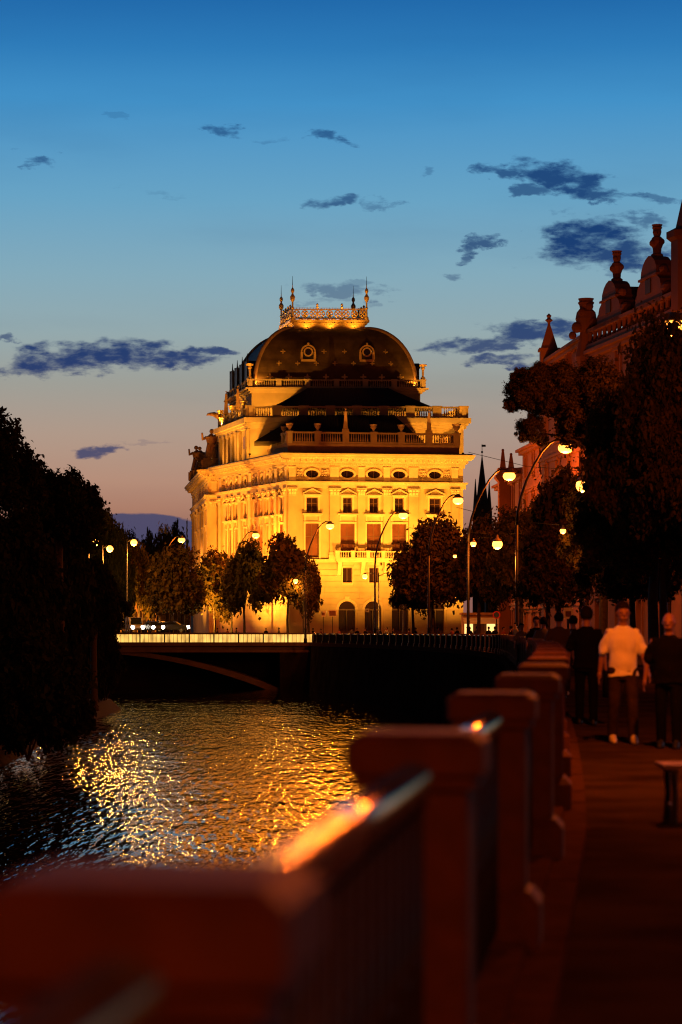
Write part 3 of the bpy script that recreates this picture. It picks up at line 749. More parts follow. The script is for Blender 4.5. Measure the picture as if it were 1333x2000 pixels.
def balustrade(p, q, z0, h_, nped, m='sandstone_trim', parent=None, ped_w=.5, solid_ends=True):
    """rails + pedestals + small turned balusters"""
    p, q = Vector((p[0], p[1], 0)), Vector((q[0], q[1], 0)); fr = Fr(p, q); L = fr.L
    mb = MB(); fr.box(mb, 0, L, -.20, .20, z0, z0 + .18 * h_); fr.box(mb, 0, L, -.19, .19, z0 + .86 * h_, z0 + h_)
    par_ = parent or TH
    sub = parent is not None
    o = mb.build('balustrade', m, par_)
    pr = par_ if sub else o
    pos = [L * k / (nped - 1) for k in range(nped)] if nped > 1 else []
    for a in pos:
        mb = MB(); fr.box(mb, a - ped_w / 2, a + ped_w / 2, -.27, .27, z0 + .003, z0 + h_ + .02); fr.box(mb, a - ped_w / 2 - .07, a + ped_w / 2 + .07, -.34, .34, z0 + h_ * .90, z0 + h_ * 1.05)
        mb.build('pedestal', m, pr)
    mb = MB(); n = int(L / .30)
    for k in range(n):
        a = L * (k + .5) / n
        if any(abs(a - c) < ped_w / 2 + .1 for c in pos): continue
        c = fr.P(a, 0, z0 + .18 * h_); hh = .68 * h_
        mb.lathe([(.07, 0), (.11, .18 * hh), (.10, .35 * hh), (.05, .62 * hh), (.05, .80 * hh), (.08, hh)], 6, c)
    if mb.v: mb.build('baluster_row', m, pr, smooth=True, stuff=True)
    return fr, pos

a1_ = lambda px: a_of_px(F1, px)
pils1 = [(a1_(571), .95), (a1_(653.5), 1.25), (a1_(706), .95), (a1_(755.5), .95), (a1_(807.5), 1.25), (a1_(888), .95)]
wins1 = [(a1_(610), 1.75, 1.5), (a1_(679), 1.85, 1.17), (a1_(730.5), 1.85, 1.17), (a1_(780), 1.85, 1.17), (a1_(850), 1.75, 1.5)]
facade(F1, pils1, wins1, [a1_(678), a1_(729), a1_(782), a1_(852)], (a1_(655), a1_(806)))
a2_ = lambda px: a_of_px(F2, px)
pils2 = [(a2_(561), .9), (a2_(541.5), 1.1), (a2_(491), 1.2), (a2_(471.5), 1.2), (a2_(433), 1.1)] + [(a2_(x), .7) for x in (530.5, 519, 507.5, 458, 449)]
wins2 = [(a2_(x), 1.2, .95) for x in (552, 536, 525, 513.5, 502, 481, 464, 453.5, 445)]
facade(F2, pils2, wins2, courses=True)
facade(F3, [(F3.L - .9, .9)], [], courses=True)
facade(F4, [(F4.L - 1.0, 1.6), (F4.L - 9, 1.3), (F4.L - 17, 1.3), (F4.L - 26, 1.3), (F4.L - 35, 1.3), (1.2, 1.6)], [(F4.L - 5, 2.0, 1.5), (F4.L - 13, 2.0, 1.5), (F4.L - 21.5, 2.0, 1.5), (F4.L - 30.5, 2.0, 1.5)], courses=False)
# unseen flanks and the flat roof deck behind the cornice
BK = (B_[0] - 13, 380.0)
mb = MB(); mb.add([(B_[0], B_[1], GZ), (BK[0], BK[1], GZ), (BK[0], BK[1], Z['corn1']), (B_[0], B_[1], Z['corn1'])], [(0, 1, 2, 3)])
mb.add([(C_[0], C_[1], GZ), (D0[0], D0[1], GZ), (D0[0], D0[1], Z['corn1']), (C_[0], C_[1], Z['corn1'])], [(3, 2, 1, 0)])
mb.add([(BK[0], BK[1], GZ), (D2[0], D2[1], GZ), (D2[0], D2[1], Z['corn1']), (BK[0], BK[1], Z['corn1'])], [(0, 1, 2, 3)])
mb.build('wall', 'sandstone', TH)
FRS = Fr(B_, BK)
mb = MB(); cz = Z['corn0']; H_ = Z['corn1'] - cz
for (z0, z1, w_) in ((cz - .1, cz + .34 * H_, .34), (cz + .342 * H_, cz + .65 * H_, .8), (cz + .652 * H_, cz + .86 * H_, 1.18), (cz + .862 * H_, cz + H_, 1.32)): FRS.box(mb, .36, 30, -.01, w_, z0, z1)
mb.build('main_cornice', 'sandstone_trim', TH)
def dark_deck(name, polys, z0, z1, ins=None, m='roof_metal', parent=TH):
    mb = MB()
    for p in polys: mb.prism(p, z0, z1)
    return mb.build(name, m, parent)
o1 = [F1.P(-1.0, 1.15, 0), F1.P(F1.L + 1.0, 1.15, 0)]
c1, d1, d2 = F2.P(-.2, 1.1, 0), F3.P(.0, 1.1, 0), F4.P(0, 1.1, 0)
deck = [(o1[0].x, o1[0].y), (o1[1].x, o1[1].y), (BK[0] + 1, BK[1]), (d2.x, d2.y), (d1.x, d1.y), (c1.x, c1.y)]
dark_deck('roof_deck', [deck], Z['corn1'] + .02, Z['corn1'] + .16)
# ---- terrace behind the cornice (first tier)
T1F = Fr(F1.P(.25, -1.2, 0), F1.P(F1.L - .6, -1.2, 0))
zt0, zt1 = PZ(866, 313.5), PZ(843, 313.5)
zpl = Z['corn1'] + .16
p0 = T1F.P(0, 0, 0); back = Vector((PX(494, 336), 336, 0)); p1 = T1F.P(T1F.L, 0, 0); pb1 = p1 + Vector((-1.5, 8, 0))
mb = MB()
for q0, q1 in ((p0, p1), (back, p0), (p1, pb1)):
    f = Fr(q0, q1); f.box(mb, -.3, f.L + .3, -.3, .28, zpl, zt0 - .3); f.box(mb, -.36, f.L + .36, -.36, .36, zt0 - .3, zt0)
mb.build('terrace_plinth', 'dim_stone', TH)
fr1, pos1 = balustrade(p0, p1, zt0, zt1 - zt0, 7, 'dim_stone', ped_w=.85)  # front run darker than the river run: cornice shade put into the colour
fr1b, pos1b = balustrade(back, p0, zt0 - .02, zt1 - zt0, 8, 'sandstone', ped_w=.8)
balustrade(p1, pb1, zt0 - .03, zt1 - zt0, 3, 'dim_stone', ped_w=.8)
def urn(c, s=1.0, m='dim_stone', parent=TH):
    mb = MB(); mb.lathe([(.28 * s, 0), (.28 * s, .10 * s), (.12 * s, .2 * s), (.16 * s, .32 * s), (.42 * s, .62 * s), (.40 * s, .78 * s), (.52 * s, .95 * s), (.50 * s, 1.05 * s), (.15 * s, 1.08 * s)], 12, c); return mb.build('urn', m, parent, smooth=False)
def obelisk(c, h_=3.0, m='dim_stone', parent=TH):
    mb = MB(); x, y, z = c; r = .42
    mb.box(x - r, x + r, y - r, y + r, z, z + .35)
    q = lambda r_: [(x - r_, y - r_), (x + r_, y - r_), (x + r_, y + r_), (x - r_, y + r_)]
    mb.prism(q(.30), z + .34, z + h_ * .86, q(.14)); mb.prism(q(.14), z + h_ * .86, z + h_ * .94, q(.01)); mb.ball((x, y, z + h_ * .97), .10, 8, 5); return mb.build('obelisk', m, parent)
for k, a in enumerate(pos1):
    c = fr1.P(a, 0, zt1 + .05)
    px = 666.5 + 4800 * c.x / c.y
    if k in (2, 5): obelisk(c, 3.0)
    else: urn(c, 1.15 if k == 6 else .95)
for a in pos1b[::2]: urn(fr1b.P(a, 0, zt1 + .03), .85)
dark_deck('terrace_deck', [[(p0.x, p0.y), (p1.x, p1.y), (pb1.x, pb1.y), (back.x, back.y)]], zpl, zpl + .12)
# low hipped roof over the front wing
def hip(name, base, z0, ridge, z1, m='roof_metal', seams=24):
    r0, r1 = ridge; mb = MB(); b = [Vector((*p, z0)) for p in base]; a, c = Vector((*r0, z1)), Vector((*r1, z1))
    mb.add([b[0], b[1], b[2], b[3], a, c], [(0, 1, 5, 4), (1, 2, 5), (2, 3, 4, 5), (3, 0, 4), (3, 2, 1, 0)]); o = mb.build(name, m, TH)
    s = MB()
    for k in range(1, seams):
        t = k / seams; lo_ = b[0].lerp(b[1], t); hi_ = a.lerp(c, min(1, max(0, (t - .18) / .64)))
        s.tube([lo_ + Vector((0, -.02, .03)), hi_ + Vector((0, -.02, .03))], .045, 4)
    s.build('roof_seam', m, o, stuff=True); return o
hy0, hy1, hyr = 317.0, 327.0, 320.5
hip('wing_roof', [(PX(497, hy0), hy0), (PX(828, hy0), hy0), (PX(828, hy1), hy1), (PX(497, hy1), hy1)], PZ(862, hy0), [(PX(585, hyr), hyr), (PX(770, hyr), hyr)], PZ(811, hyr))
# ---- second tier block
T2Y = 325.0
q0, q1 = (PX(489, T2Y), T2Y), (PX(906, T2Y + 1), T2Y + 1.0)
q3, q2 = (PX(431, 344), 344.0), (q1[0] - 4, 350.0)
z20, z2c, z21, z22 = zpl, PZ(823, T2Y), PZ(816, T2Y), PZ(793, T2Y)
mb = MB(); mb.prism([q0, q1, q2, q3], z20, z2c); t2 = mb.build('attic_block', 'sandstone', TH)
for nm, (pp, qq), m in (('front', (q0, q1), 'sandstone_trim'), ('left', (q3, q0), 'sandstone_trim'), ('right', (q1, q2), 'sandstone_trim')):
    f = Fr(pp, qq); mb = MB(); f.box(mb, -.3, f.L + .3, -.02, .32, z2c - .9, z2c - .5); f.box(mb, -.5, f.L + .5, -.02, .55, z2c - .498, z2c - .2); f.box(mb, -.8, f.L + .8, -.02, .85, z2c - .198, z21)
    mb.build('attic_cornice', m, t2)
    if nm == 'left':
        for k, a in enumerate(np.linspace(1.4, f.L - 7.5, 5)):
            mb = MB(); f.box(mb, a - .55, a + .55, -.02, .45, z20, z2c - 1.0); f.box(mb, a - .65, a + .65, -.02, .55, z2c - 1.35, z2c - .95); mb.build('attic_pilaster', 'sandstone', t2)
        for k in range(4):
            a = 1.4 + (f.L - 8.9) * (k + .5) / 4; mb = MB(); f.box(mb, a - .5, a + .5, .0, .05, z20 + .4, z2c - 1.7); mb.build('attic_opening', 'window_blind', t2)
        a = f.L - 3.6; mb = MB(); f.box(mb, a - .5, a + .5, .0, .05, z20 + 1.6, z20 + 3.2); mb.build('attic_opening', 'window_blind', t2)
        for a in (f.L - 6.0, f.L - 1.0): mb = MB(); f.box(mb, a - .6, a + .6, -.02, .4, z20, z2c - 1.0); mb.build('attic_pilaster', 'sandstone', t2)
fq, posq = balustrade(q0, q1, z21, z22 - z21, 9, 'sandstone', ped_w=1.2)
fq2, posq2 = balustrade(q3, q0, z21 - .01, z22 - z21, 6, 'sandstone', ped_w=1.0)
balustrade(q1, (q2[0] + 2, q2[1] - 12), z21 - .02, z22 - z21, 4, 'sandstone', ped_w=1.0)
dark_deck('attic_deck', [[q0, q1, q2, q3]], z2c + .01, z21 + .08)
for k in (1, 3): obelisk(fq2.P(posq2[k], 0, z22 + .02), 3.4, 'statue_stone')
for k in (0, 2, 4): urn(fq2.P(posq2[k], 0, z22 + .02), 1.0, 'gold')
# curled acroterion at the river corner
mb = MB(); c0 = fq2.P(-.2, .2, z22); mb.tube([c0 + Vector((.9, 0, -.3)), c0 + Vector((.1, 0, .15)), c0 + Vector((-.7, 0, .55)), c0 + Vector((-1.5, 0, .55)), c0 + Vector((-1.7, 0, .35))], [.5, .45, .32, .18, .06], 8); mb.build('acroterion', 'statue_stone', TH, smooth=True)
# hipped roof in front of the drum
hy0, hy1, hyr = 327.0, 334.0, 331.0
hip('upper_wing_roof', [(PX(532, hy0), hy0), (PX(846, hy0), hy0), (PX(846, hy1), hy1), (PX(532, hy1), hy1)], PZ(795, hy0), [(PX(603, hyr), hyr), (PX(757, hyr), hyr)], PZ(758, hyr), seams=34)
# ---- drum (third tier) and dome: skewed frame, s across the front, t back along the axis
DY = 335.0
cx_ = Vector((.998, .045, 0)); cb = Vector((-.19, .982, 0))
def DP(s, t, z, o=Vector((PX(492, DY), DY, 0))): return o + cx_ * s + cb * t + Vector((0, 0, z))
DW = PX(822, DY + 1) - PX(492, DY); DL = 19.0
def drect(i):
    j = i if i < .6 else .6 + (i - .6) * .72      # the ends slope more steeply than the sides
    return [tuple(DP(i, j, 0))[:2], tuple(DP(DW - i, j, 0))[:2], tuple(DP(DW - i, DL - j, 0))[:2], tuple(DP(i, DL - j, 0))[:2]]
zd0, zd1, zd2 = z2c, PZ(757.5, DY), PZ(741, DY)
mb = MB(); mb.prism(drect(.0), zd0, zd1 - .7); drum = mb.build('drum', 'sandstone', TH)
mb = MB(); mb.prism(drect(-.25), zd1 - .7, zd1 - .45); mb.prism(drect(-.55), zd1 - .448, zd1 - .2); mb.prism(drect(-.95), zd1 - .198, zd1); mb.build('drum_cornice', 'sandstone_trim', drum)
mb = MB(); mb.prism(drect(-.25), zd0 + 1.0, zd0 + 1.25); mb.build('drum_band', 'sandstone_trim', drum)
balustrade(DP(-.3, -.3, 0), DP(DW + .3, -.3, 0), zd1, zd2 - zd1, 7, 'sandstone_trim', ped_w=.75)
balustrade(DP(-.3, DL, 0), DP(-.3, -.3, 0), zd1 - .01, zd2 - zd1, 8, 'sandstone_trim', ped_w=.75)
balustrade(DP(DW + .3, -.3, 0), DP(DW + .3, 16, 0), zd1 - .015, zd2 - zd1, 4, 'sandstone_trim', ped_w=.75)
# gilt standards at the corners of the drum
for (s, t) in ((-.3, -.3), (DW + .3, -.3)):
    c = DP(s, t, zd2 + .05); mb = MB(); mb.lathe([(.32, 0), (.32, .25), (.14, .4), (.16, 1.3), (.30, 1.5), (.22, 1.7), (.42, 1.95), (.50, 2.05), (.1, 2.1)], 10, c)
    for sg in (-1, 1): mb.ball(c + Vector((sg * .38, 0, 1.95)), .17, 6, 4)
    mb.build('gilt_standard', 'gold', TH)
# dome
i0, di, zb, ht = .45, 6.1, zd1 + .1, PZ(647, 343) - zd1 - .1
NP = 14; prof = []
for k in range(NP + 1):
    th = math.pi / 2 * k / NP; prof.append((i0 + di * (1 - math.cos(th)), zb + ht * math.sin(th)))
mb = MB(); vs_ = []
NS = 8
for (ii, z) in prof:
    r = drect(ii)
    for e in range(4):
        p, q = Vector((*r[e], z)), Vector((*r[(e + 1) % 4], z))
        for k in range(NS): vs_.append(p.lerp(q, k / NS))
nr = 4 * NS
mb.add(vs_, [(i * nr + k, i * nr + (k + 1) % nr, (i + 1) * nr + (k + 1) % nr, (i + 1) * nr + k) for i in range(NP) for k in range(nr)] + [tuple(range(NP * nr, (NP + 1) * nr))])
dome = mb.build('dome', 'dome_slate', TH, smooth=False)
for e in range(4):
    mb = MB(); mb.tube([Vector((*drect(ii - .02)[e], z + .03)) for ii, z in prof], .28, 8); mb.build('hip_rib', 'gold' if False else 'dim_stone', dome, smooth=True)
mb = MB(); mb.prism(drect(i0 - .25), zd1 + .005, zd1 + .5); mb.build('dome_curb', 'roof_metal', dome)
def on_front(s, k):        # point and outward direction on the front slope at profile position k (0..NP)
    a, b = prof[int(k)], prof[min(NP, int(k) + 1)]; f = k - int(k)
    ii = a[0] + (b[0] - a[0]) * f; z = a[1] + (b[1] - a[1]) * f
    ii = ii if ii < .6 else .6 + (ii - .6) * .72
    n = Vector((0, -(b[1] - a[1]), b[0] - a[0])).normalized(); up = Vector((0, b[0] - a[0], b[1] - a[1])).normalized()
    return DP(s, ii, z), n, up
# gilt crosses in rows on the slope
cr = MB()
for (w_, h__) in ((.09, .42), (.42, .09)): cr.box(-w_, w_, -.03, .03, -h__, h__)
cr.box(-.17, .17, -.045, .02, -.17, .17); cross_me = cr.mesh('gilt_cross'); cross_me.materials.append(MATS['gold'])
for row, (kk, n, off) in enumerate(((1.55, 8, 0), (3.6, 7, .5), (5.6, 6, 0))):
    for j in range(n):
        s = 2.6 + (DW - 5.2) * (j + (0 if n == 8 else .5)) / (7)
        if n == 6: s = 4.5 + (DW - 9) * j / 5
        p, nn, up = on_front(s, kk)
        o = share('gilt_cross', cross_me, None, TH, p + nn * .06); o.parent = dome; o.rotation_euler = (math.atan2(up.y, up.z) * -1, 0, 0)
        if row: o.scale = (.8, .8, .8)
def dormer(c, w_, h_, fwd):
    """round-headed dormer with oculus; fwd = unit direction it faces, c its sill centre"""
    f = Fr(c - Vector((fwd.y, -fwd.x, 0)) * -0, c + Vector((-fwd.y, fwd.x, 0))); 
    f.o = Vector((c[0], c[1], 0)); z = c[2]
    arc = [(w_ * .5 * math.cos(math.pi * k / 12), z + h_ - w_ * .5 + w_ * .5 * math.sin(math.pi * k / 12)) for k in range(13)]
    mb = MB(); f.poly(mb, [(-w_ / 2, z), (w_ / 2, z)] + arc, -3.0, 0.0); o = mb.build('dormer', 'roof_metal', dome)
    mb = MB(); f.poly(mb, [(-w_ / 2 - .14, z - .18), (w_ / 2 + .14, z - .18), (w_ / 2 + .1, z + .12), (-w_ / 2 - .1, z + .12)], -.3, .22)
    mb.ball(f.P(0, .1, z + h_ + .32), .18, 8, 5); mb.tube([f.P(0, .1, z + h_), f.P(0, .1, z + h_ + .3)], .07, 6)
    for k in range(12):
        for (r0, r1, cz, w1) in ((w_ * .5 - .04, w_ * .5 + .16, z + h_ - w_ * .5, .24), ):
            t0, t1 = math.pi * k / 12, math.pi * (k + 1) / 12
            f.poly(mb, [(r0 * math.cos(t0), cz + r0 * math.sin(t0)), (r1 * math.cos(t0), cz + r1 * math.sin(t0)), (r1 * math.cos(t1), cz + r1 * math.sin(t1)), (r0 * math.cos(t1), cz + r0 * math.sin(t1))], -.1, w1)
    for k in range(20):
        t0, t1 = 2 * math.pi * k / 20, 2 * math.pi * (k + 1) / 20; cz = z + h_ * .58
        f.poly(mb, [(.46 * math.cos(t0), cz + .46 * math.sin(t0)), (.66 * math.cos(t0), cz + .66 * math.sin(t0)), (.66 * math.cos(t1), cz + .66 * math.sin(t1)), (.46 * math.cos(t1), cz + .46 * math.sin(t1))], -.1, .16)
    for sg in (-1, 1): f.box(mb, sg * (w_ / 2 + .02) - .16, sg * (w_ / 2 + .02) + .16, -.2, .14, z + .12, z + h_ - w_ * .5)
    mb.build('frame', 'gold', o) if False else mb.build('frame', 'gold', dome)
    mb = MB(); f.poly(mb, [(.47 * math.cos(2 * math.pi * k / 16), cz + .47 * math.sin(2 * math.pi * k / 16)) for k in range(16)], -.02, .05); mb.build('oculus', 'window_dark', dome)
for px in (600, 714.5):
    y_ = DY + 1.6; s = (PX(px, y_) - PX(492, DY)) / .998 + .235 * 1.6
    dormer(DP(s, .95, PZ(704, y_)), 1.75, (704 - 676) / 4800 * y_, Vector((0, -1, 0)))
# dormers along the river side of the dome, seen edge on
for j in range(4):
    t = 1.5 + j * 4.6; c = DP(.2, t, zd1 + .8); mb = MB(); f = Fr(DP(-.1, t + 2.2, 0), DP(-.1, t, 0))
    z0, z1 = zd1 + .6, zd1 + 3.0
    f.poly(mb, [(0, z0), (2.2, z0), (2.2, z1), (1.9, z1 + .5), (1.1, z1 + .95), (.3, z1 + .5), (0, z1)], -3.0, .3); f.box(mb, -.12, .12, .1, .35, z0, z1 + 1.0)
    f.box(mb, 2.08, 2.32, .1, .35, z0, z1 + 1.0); mb.tube([f.P(1.1, .1, z1 + .9), f.P(1.1, .1, z1 + 2.0)], [.12, .03], 6); mb.build('side_dormer', 'roof_metal', dome)
mb = MB(); c = DP(DW + .1, 3.5, zd1 + .6); mb.box(c.x - 1.2, c.x + .5, c.y - 1.1, c.y + 1.1, c.z, c.z + 2.6); mb.prism([(c.x - 1.2, c.y - 1.3), (c.x + .7, c.y - 1.3), (c.x + .7, c.y + 1.3), (c.x - 1.2, c.y + 1.3)], c.z + 2.6, c.z + 3.2, [(c.x - 1.2, c.y - .1), (c.x + .5, c.y - .1), (c.x + .5, c.y + .1), (c.x - 1.2, c.y + .1)]); mb.build('side_dormer', 'roof_metal', dome)
# crown platform, gilded cresting and finials
it, zt = prof[-1]; it -= .15
zp1 = PZ(628.5, 342.5)
mb = MB(); mb.prism(drect(it + .2), zt - .1, zp1 - .35); mb.prism(drect(it - .1), zp1 - .62, zp1 - .40); mb.prism(drect(it - .35), zp1 - .35, zp1); mb.build('crown_platform', 'gold', TH)
ringm = MB(); NR = 16
for k in range(NR):
    t0, t1 = 2 * math.pi * k / NR, 2 * math.pi * (k + 1) / NR
    ringm.tube([(.42 * math.cos(t0), 0, .42 * math.sin(t0)), (.42 * math.cos(t1), 0, .42 * math.sin(t1))], .075, 5)
for k in range(4):
    a = math.pi / 4 + k * math.pi / 2; ringm.ball((.24 * math.cos(a), 0, .24 * math.sin(a)), .13, 6, 4)
ringm.ball((0, 0, 0), .13, 6, 4); ring_me = ringm.mesh('cresting_ring'); ring_me.materials.append(MATS['gold'])
ch = PZ(606, 342.5) - zp1
cr_corner = drect(it)
for e, n in ((0, 9), (3, 8), (1, 8), (2, 9)):
    p, q = Vector((*cr_corner[e], 0)), Vector((*cr_corner[(e + 1) % 4], 0)); f = Fr(p, q)
    mb = MB(); f.box(mb, 0, f.L, -.06, .06, zp1 + .12, zp1 + .24); f.box(mb, 0, f.L, -.06, .06, zp1 + ch * .84, zp1 + ch * .93); f.box(mb, 0, f.L, -.03, .03, zp1 + ch * .99, zp1 + ch * 1.02)
    for k in range(n * 3):
        a = f.L * (k + .5) / (n * 3); mb.tube([f.P(a, 0, zp1 + ch * .93), f.P(a, 0, zp1 + ch * 1.06)], [.05, .02], 4)
    crest = mb.build('cresting', 'gold', TH)
    for k in range(n):
        c = f.P(f.L * (k + .5) / n, 0, zp1 + .12 + ch * .44); o = share('cresting_ring', ring_me, None, crest, c, math.atan2(f.u.y, f.u.x))
        sc_ = (f.L / n / 1.06); o.scale = (min(1.25, sc_), 1, ch * .60 / .9)
    for k in range(1, 3 if n == 9 else 5):
        a = f.L * k / (3 if n == 9 else 5); mb = MB(); mb.lathe([(.12, 0), (.09, .1), (.09, ch * .95), (.22, ch * 1.05), (.10, ch * 1.18), (.20, ch * 1.28), (.02, ch * 1.45)], 8, f.P(a, 0, zp1)); mb.build('cresting_post', 'gold', crest)
for e in range(4):
    c = Vector((*cr_corner[e], zp1)); mb = MB()
    mb.lathe([(r_ * .78, z_ * ch) for r_, z_ in ((.38, 0), (.38, .2), (.2, .28), (.16, .9), (.30, 1.0), (.16, 1.1), (.14, 1.5), (.42, 1.75), (.46, 1.95), (.22, 2.15), (.14, 2.25), (.32, 2.45), (.30, 2.6), (.08, 2.75), (.05, 3.0))], 10, c)
    o = mb.build('finial', 'gold', TH); mb = MB(); mb.tube([c + Vector((0, 0, ch * 2.9)), c + Vector((0, 0, ch * 3.75))], [.05, .02], 5); mb.build('spike', 'iron', o)
# statues on the river pavilion
def statue(c, h_, lean=0.0, arm=1, m='statue_stone'):
    mb = MB(); x, y, z = c; s = h_ / 4.0
    mb.box(x - .9 * s, x + .9 * s, y - .9 * s, y + .9 * s, z, z + .9 * s); mb.box(x - .75 * s, x + .75 * s, y - .75 * s, y + .75 * s, z + .9 * s, z + 1.1 * s)
    mb.lathe([(.62 * s, 1.1 * s), (.66 * s, 1.3 * s), (.50 * s, 2.0 * s), (.40 * s, 2.5 * s), (.50 * s, 2.9 * s), (.52 * s, 3.15 * s), (.20 * s, 3.35 * s), (.14 * s, 3.45 * s)], 12, (x, y, z), 1, .8)
    mb.ball((x + lean * .1, y - .05 * s, z + 3.68 * s), .24 * s, 10, 6)
    mb.tube([(x + arm * .45 * s, y, z + 3.1 * s), (x + arm * .80 * s, y - .2 * s, z + 2.9 * s), (x + arm * .85 * s, y - .45 * s, z + 3.5 * s)], [.17 * s, .14 * s, .09 * s], 7)
    mb.tube([(x - arm * .45 * s, y, z + 3.1 * s), (x - arm * .62 * s, y - .1 * s, z + 2.5 * s), (x - arm * .3 * s, y - .45 * s, z + 2.2 * s)], [.17 * s, .14 * s, .10 * s], 7)
    for k in range(6): mb.tube([(x + (-.45 + .18 * k) * s, y - .42 * s, z + 1.15 * s), (x + (-.3 + .12 * k) * s, y - .33 * s, z + 2.4 * s)], .09 * s, 5)
    return mb.build('statue', m, TH, smooth=False)
zc1 = Z['corn1'] + .14
statue((PX(413, 347.5), 347.5, zc1), PZ(836, 347.5) - zc1, 1, -1)
statue((PX(392, 366), 366, zc1), PZ(871, 366) - zc1, -1, 1)
statue((PX(385, 374), 374, zc1), PZ(869, 374) - zc1, -1, -1)
statue((PX(424, 352), 352, zc1), PZ(846, 352) - zc1, -1, 1)
mb = MB(); c = (PX(420, 349), 349, zc1); mb.box(c[0] - 1.6, c[0] + 1.2, c[1] - 1, c[1] + 1, zc1, zc1 + 2.2); mb.build('statue_plinth', 'dim_stone', TH)
# ================================================================== floodlights
def aim(o, src, dst):
    d = (Vector(dst) - Vector(src)).normalized(); o.rotation_euler = d.to_track_quat('-Z', 'Y').to_euler()
def floodlight(c, target, power, label, ang=100, group='theatre floodlights', col=FLOOD, blend=.6, s=1.0):
    c = Vector(c); t = Vector(target); d = (t - c).normalized()
    root = tag(empty('floodlight', c), label, 'floodlight', group)
    mb = MB(); mb.lathe([(.22 * s, 0), (.22 * s, .05 * s), (.05 * s, .07 * s), (.05 * s, .3 * s)], 10, c); mb.build('base', 'lamp_pole', root)
    hc = c + Vector((0, 0, .42 * s)); rt = d.cross(Vector((0, 0, 1))).normalized(); up = rt.cross(d)
    mb = MB(); pts = []
    for dd, k in ((-.16, .6), (.12, 1.0)):
        for sx_, sz_ in ((-1, -1), (1, -1), (1, 1), (-1, 1)): pts.append(hc + d * dd * s + rt * sx_ * .26 * k * s + up * sz_ * .18 * k * s)
    mb.add(pts, [(3, 2, 1, 0), (0, 1, 5, 4), (1, 2, 6, 5), (2, 3, 7, 6), (3, 0, 4, 7)]); fix_normals(mb.build('housing', 'lamp_pole', root))
    mb = MB(); mb.add([hc + d * .10 * s + rt * a * .24 * s + up * b * .165 * s for a, b in ((-1, -1), (1, -1), (1, 1), (-1, 1))], [(0, 1, 2, 3)]); mb.build('lens', 'flood_glow', root)
    ld = bpy.data.lights.new('flood_beam', 'SPOT'); ld.energy = power * (1.0 if s > .9 else .62); ld.color = col; ld.spot_size = R(ang); ld.spot_blend = blend; ld.shadow_soft_size = .10 * s
    lo_ = bpy.data.objects.new('flood_beam', ld); COL.objects.link(lo_); lo_.parent = root; lo_.location = hc + d * .24 * s - c; aim(lo_, hc, t)
    return root
for j, (a, wd, pw, zaim) in enumerate(((1.0, 14, 33000, 20), (8.5, 14, 25000, 20), (14.5, 14, 15000, 19), (22.0, 13, 46000, 20))):
    floodlight(F1.P(a, wd, GZ + .02), F1.P(a, 0, zaim), pw, ['floodlight on the pavement before the theatre corner', 'floodlight before the leftmost theatre doorway', 'floodlight before the middle theatre doorways', 'floodlight before the right end of the theatre front'][j], 104, blend=1.0)
for j, (a, wd, pw, zaim) in enumerate(((27.0, 11, 50000, 16), (19.5, 11, 50000, 16), (12.0, 11, 50000, 16), (4.5, 11, 36000, 16))):
    floodlight(F2.P(a, wd, GZ + .02), F2.P(a, 0, zaim), pw, ['nearest floodlight under the trees along the theatre river side', 'second floodlight under the trees along the theatre river side', 'third floodlight under the trees along the theatre river side', 'farthest floodlight under the trees along the theatre river side'][j], 112, blend=1.0)
floodlight((D1[0] - 5, D1[1] - 13, GZ + .02), (D1[0], D1[1], 18), 12000, 'floodlight below the river pavilion of the theatre', 90)
floodlight((D1[0] - 13, D1[1] + 8, GZ + .02), (D1[0] - 1, D1[1] + 12, 16), 14000, 'floodlight on the river side of the theatre pavilion', 100)
# right flank
floodlight(FRS.P(6, 7, GZ + .02), FRS.P(6, 0, 18), 16000, 'floodlight at the foot of the theatre right flank', 100)
# added lamp across the street, out of sight, brightening the upper tiers
p_ = qpt(262, 3.0, gz(262) + .01); floodlight(p_, (4, 322, 29), 46000, 'unseen floodlight added on the embankment to brighten the theatre roof tiers', 34)
# on the roofs
zr = zpl + .14
floodlight((PX(838, 321), 321, zr), (PX(880, 326), 326, 30), 3600, 'floodlight on the terrace at the right end of the theatre', 130, s=.6)
floodlight((PX(905, 320), 320.2, zr), (PX(900, 327), 327, 31), 1400, 'floodlight on the terrace corner beside the large urn', 120, s=.6)
floodlight((PX(488, 321.5), 321.5, zr), (PX(500, 327), 327, 30), 2300, 'floodlight on the terrace at the left end of the theatre', 130, s=.6)
f_ = Fr(q3, q0)
floodlight(f_.P(5, 4.0, zr), f_.P(6, 0, 28), 1700, 'floodlight before the attic pilasters on the river side', 130, s=.6)
floodlight(f_.P(14, 4.0, zr), f_.P(14, 0, 28), 1700, 'floodlight on the river side terrace near the attic corner', 130, s=.6)
zr2 = z21 + .12
floodlight((PX(512, 328), 328.5, zr2), (PX(520, 336), 337, zd1 + 1), 5200, 'floodlight on the attic roof left of the dark hipped roof', 140, s=.6)
floodlight((PX(858, 328), 328.5, zr2), (PX(812, 336), 337, zd1 + 1), 5600, 'floodlight on the attic roof right of the dark hipped roof', 140, s=.6)
floodlight((PX(880, 333), 334, zr2), (PX(825, 338), 340, zd1 + 3), 2600, 'floodlight on the attic roof beside the right of the drum', 120, s=.6)
floodlight(DP(-3.2, 8, zr2), DP(1, 8, zd1 + 3), 2400, 'floodlight on the attic roof beside the river side of the drum', 130, s=.6)
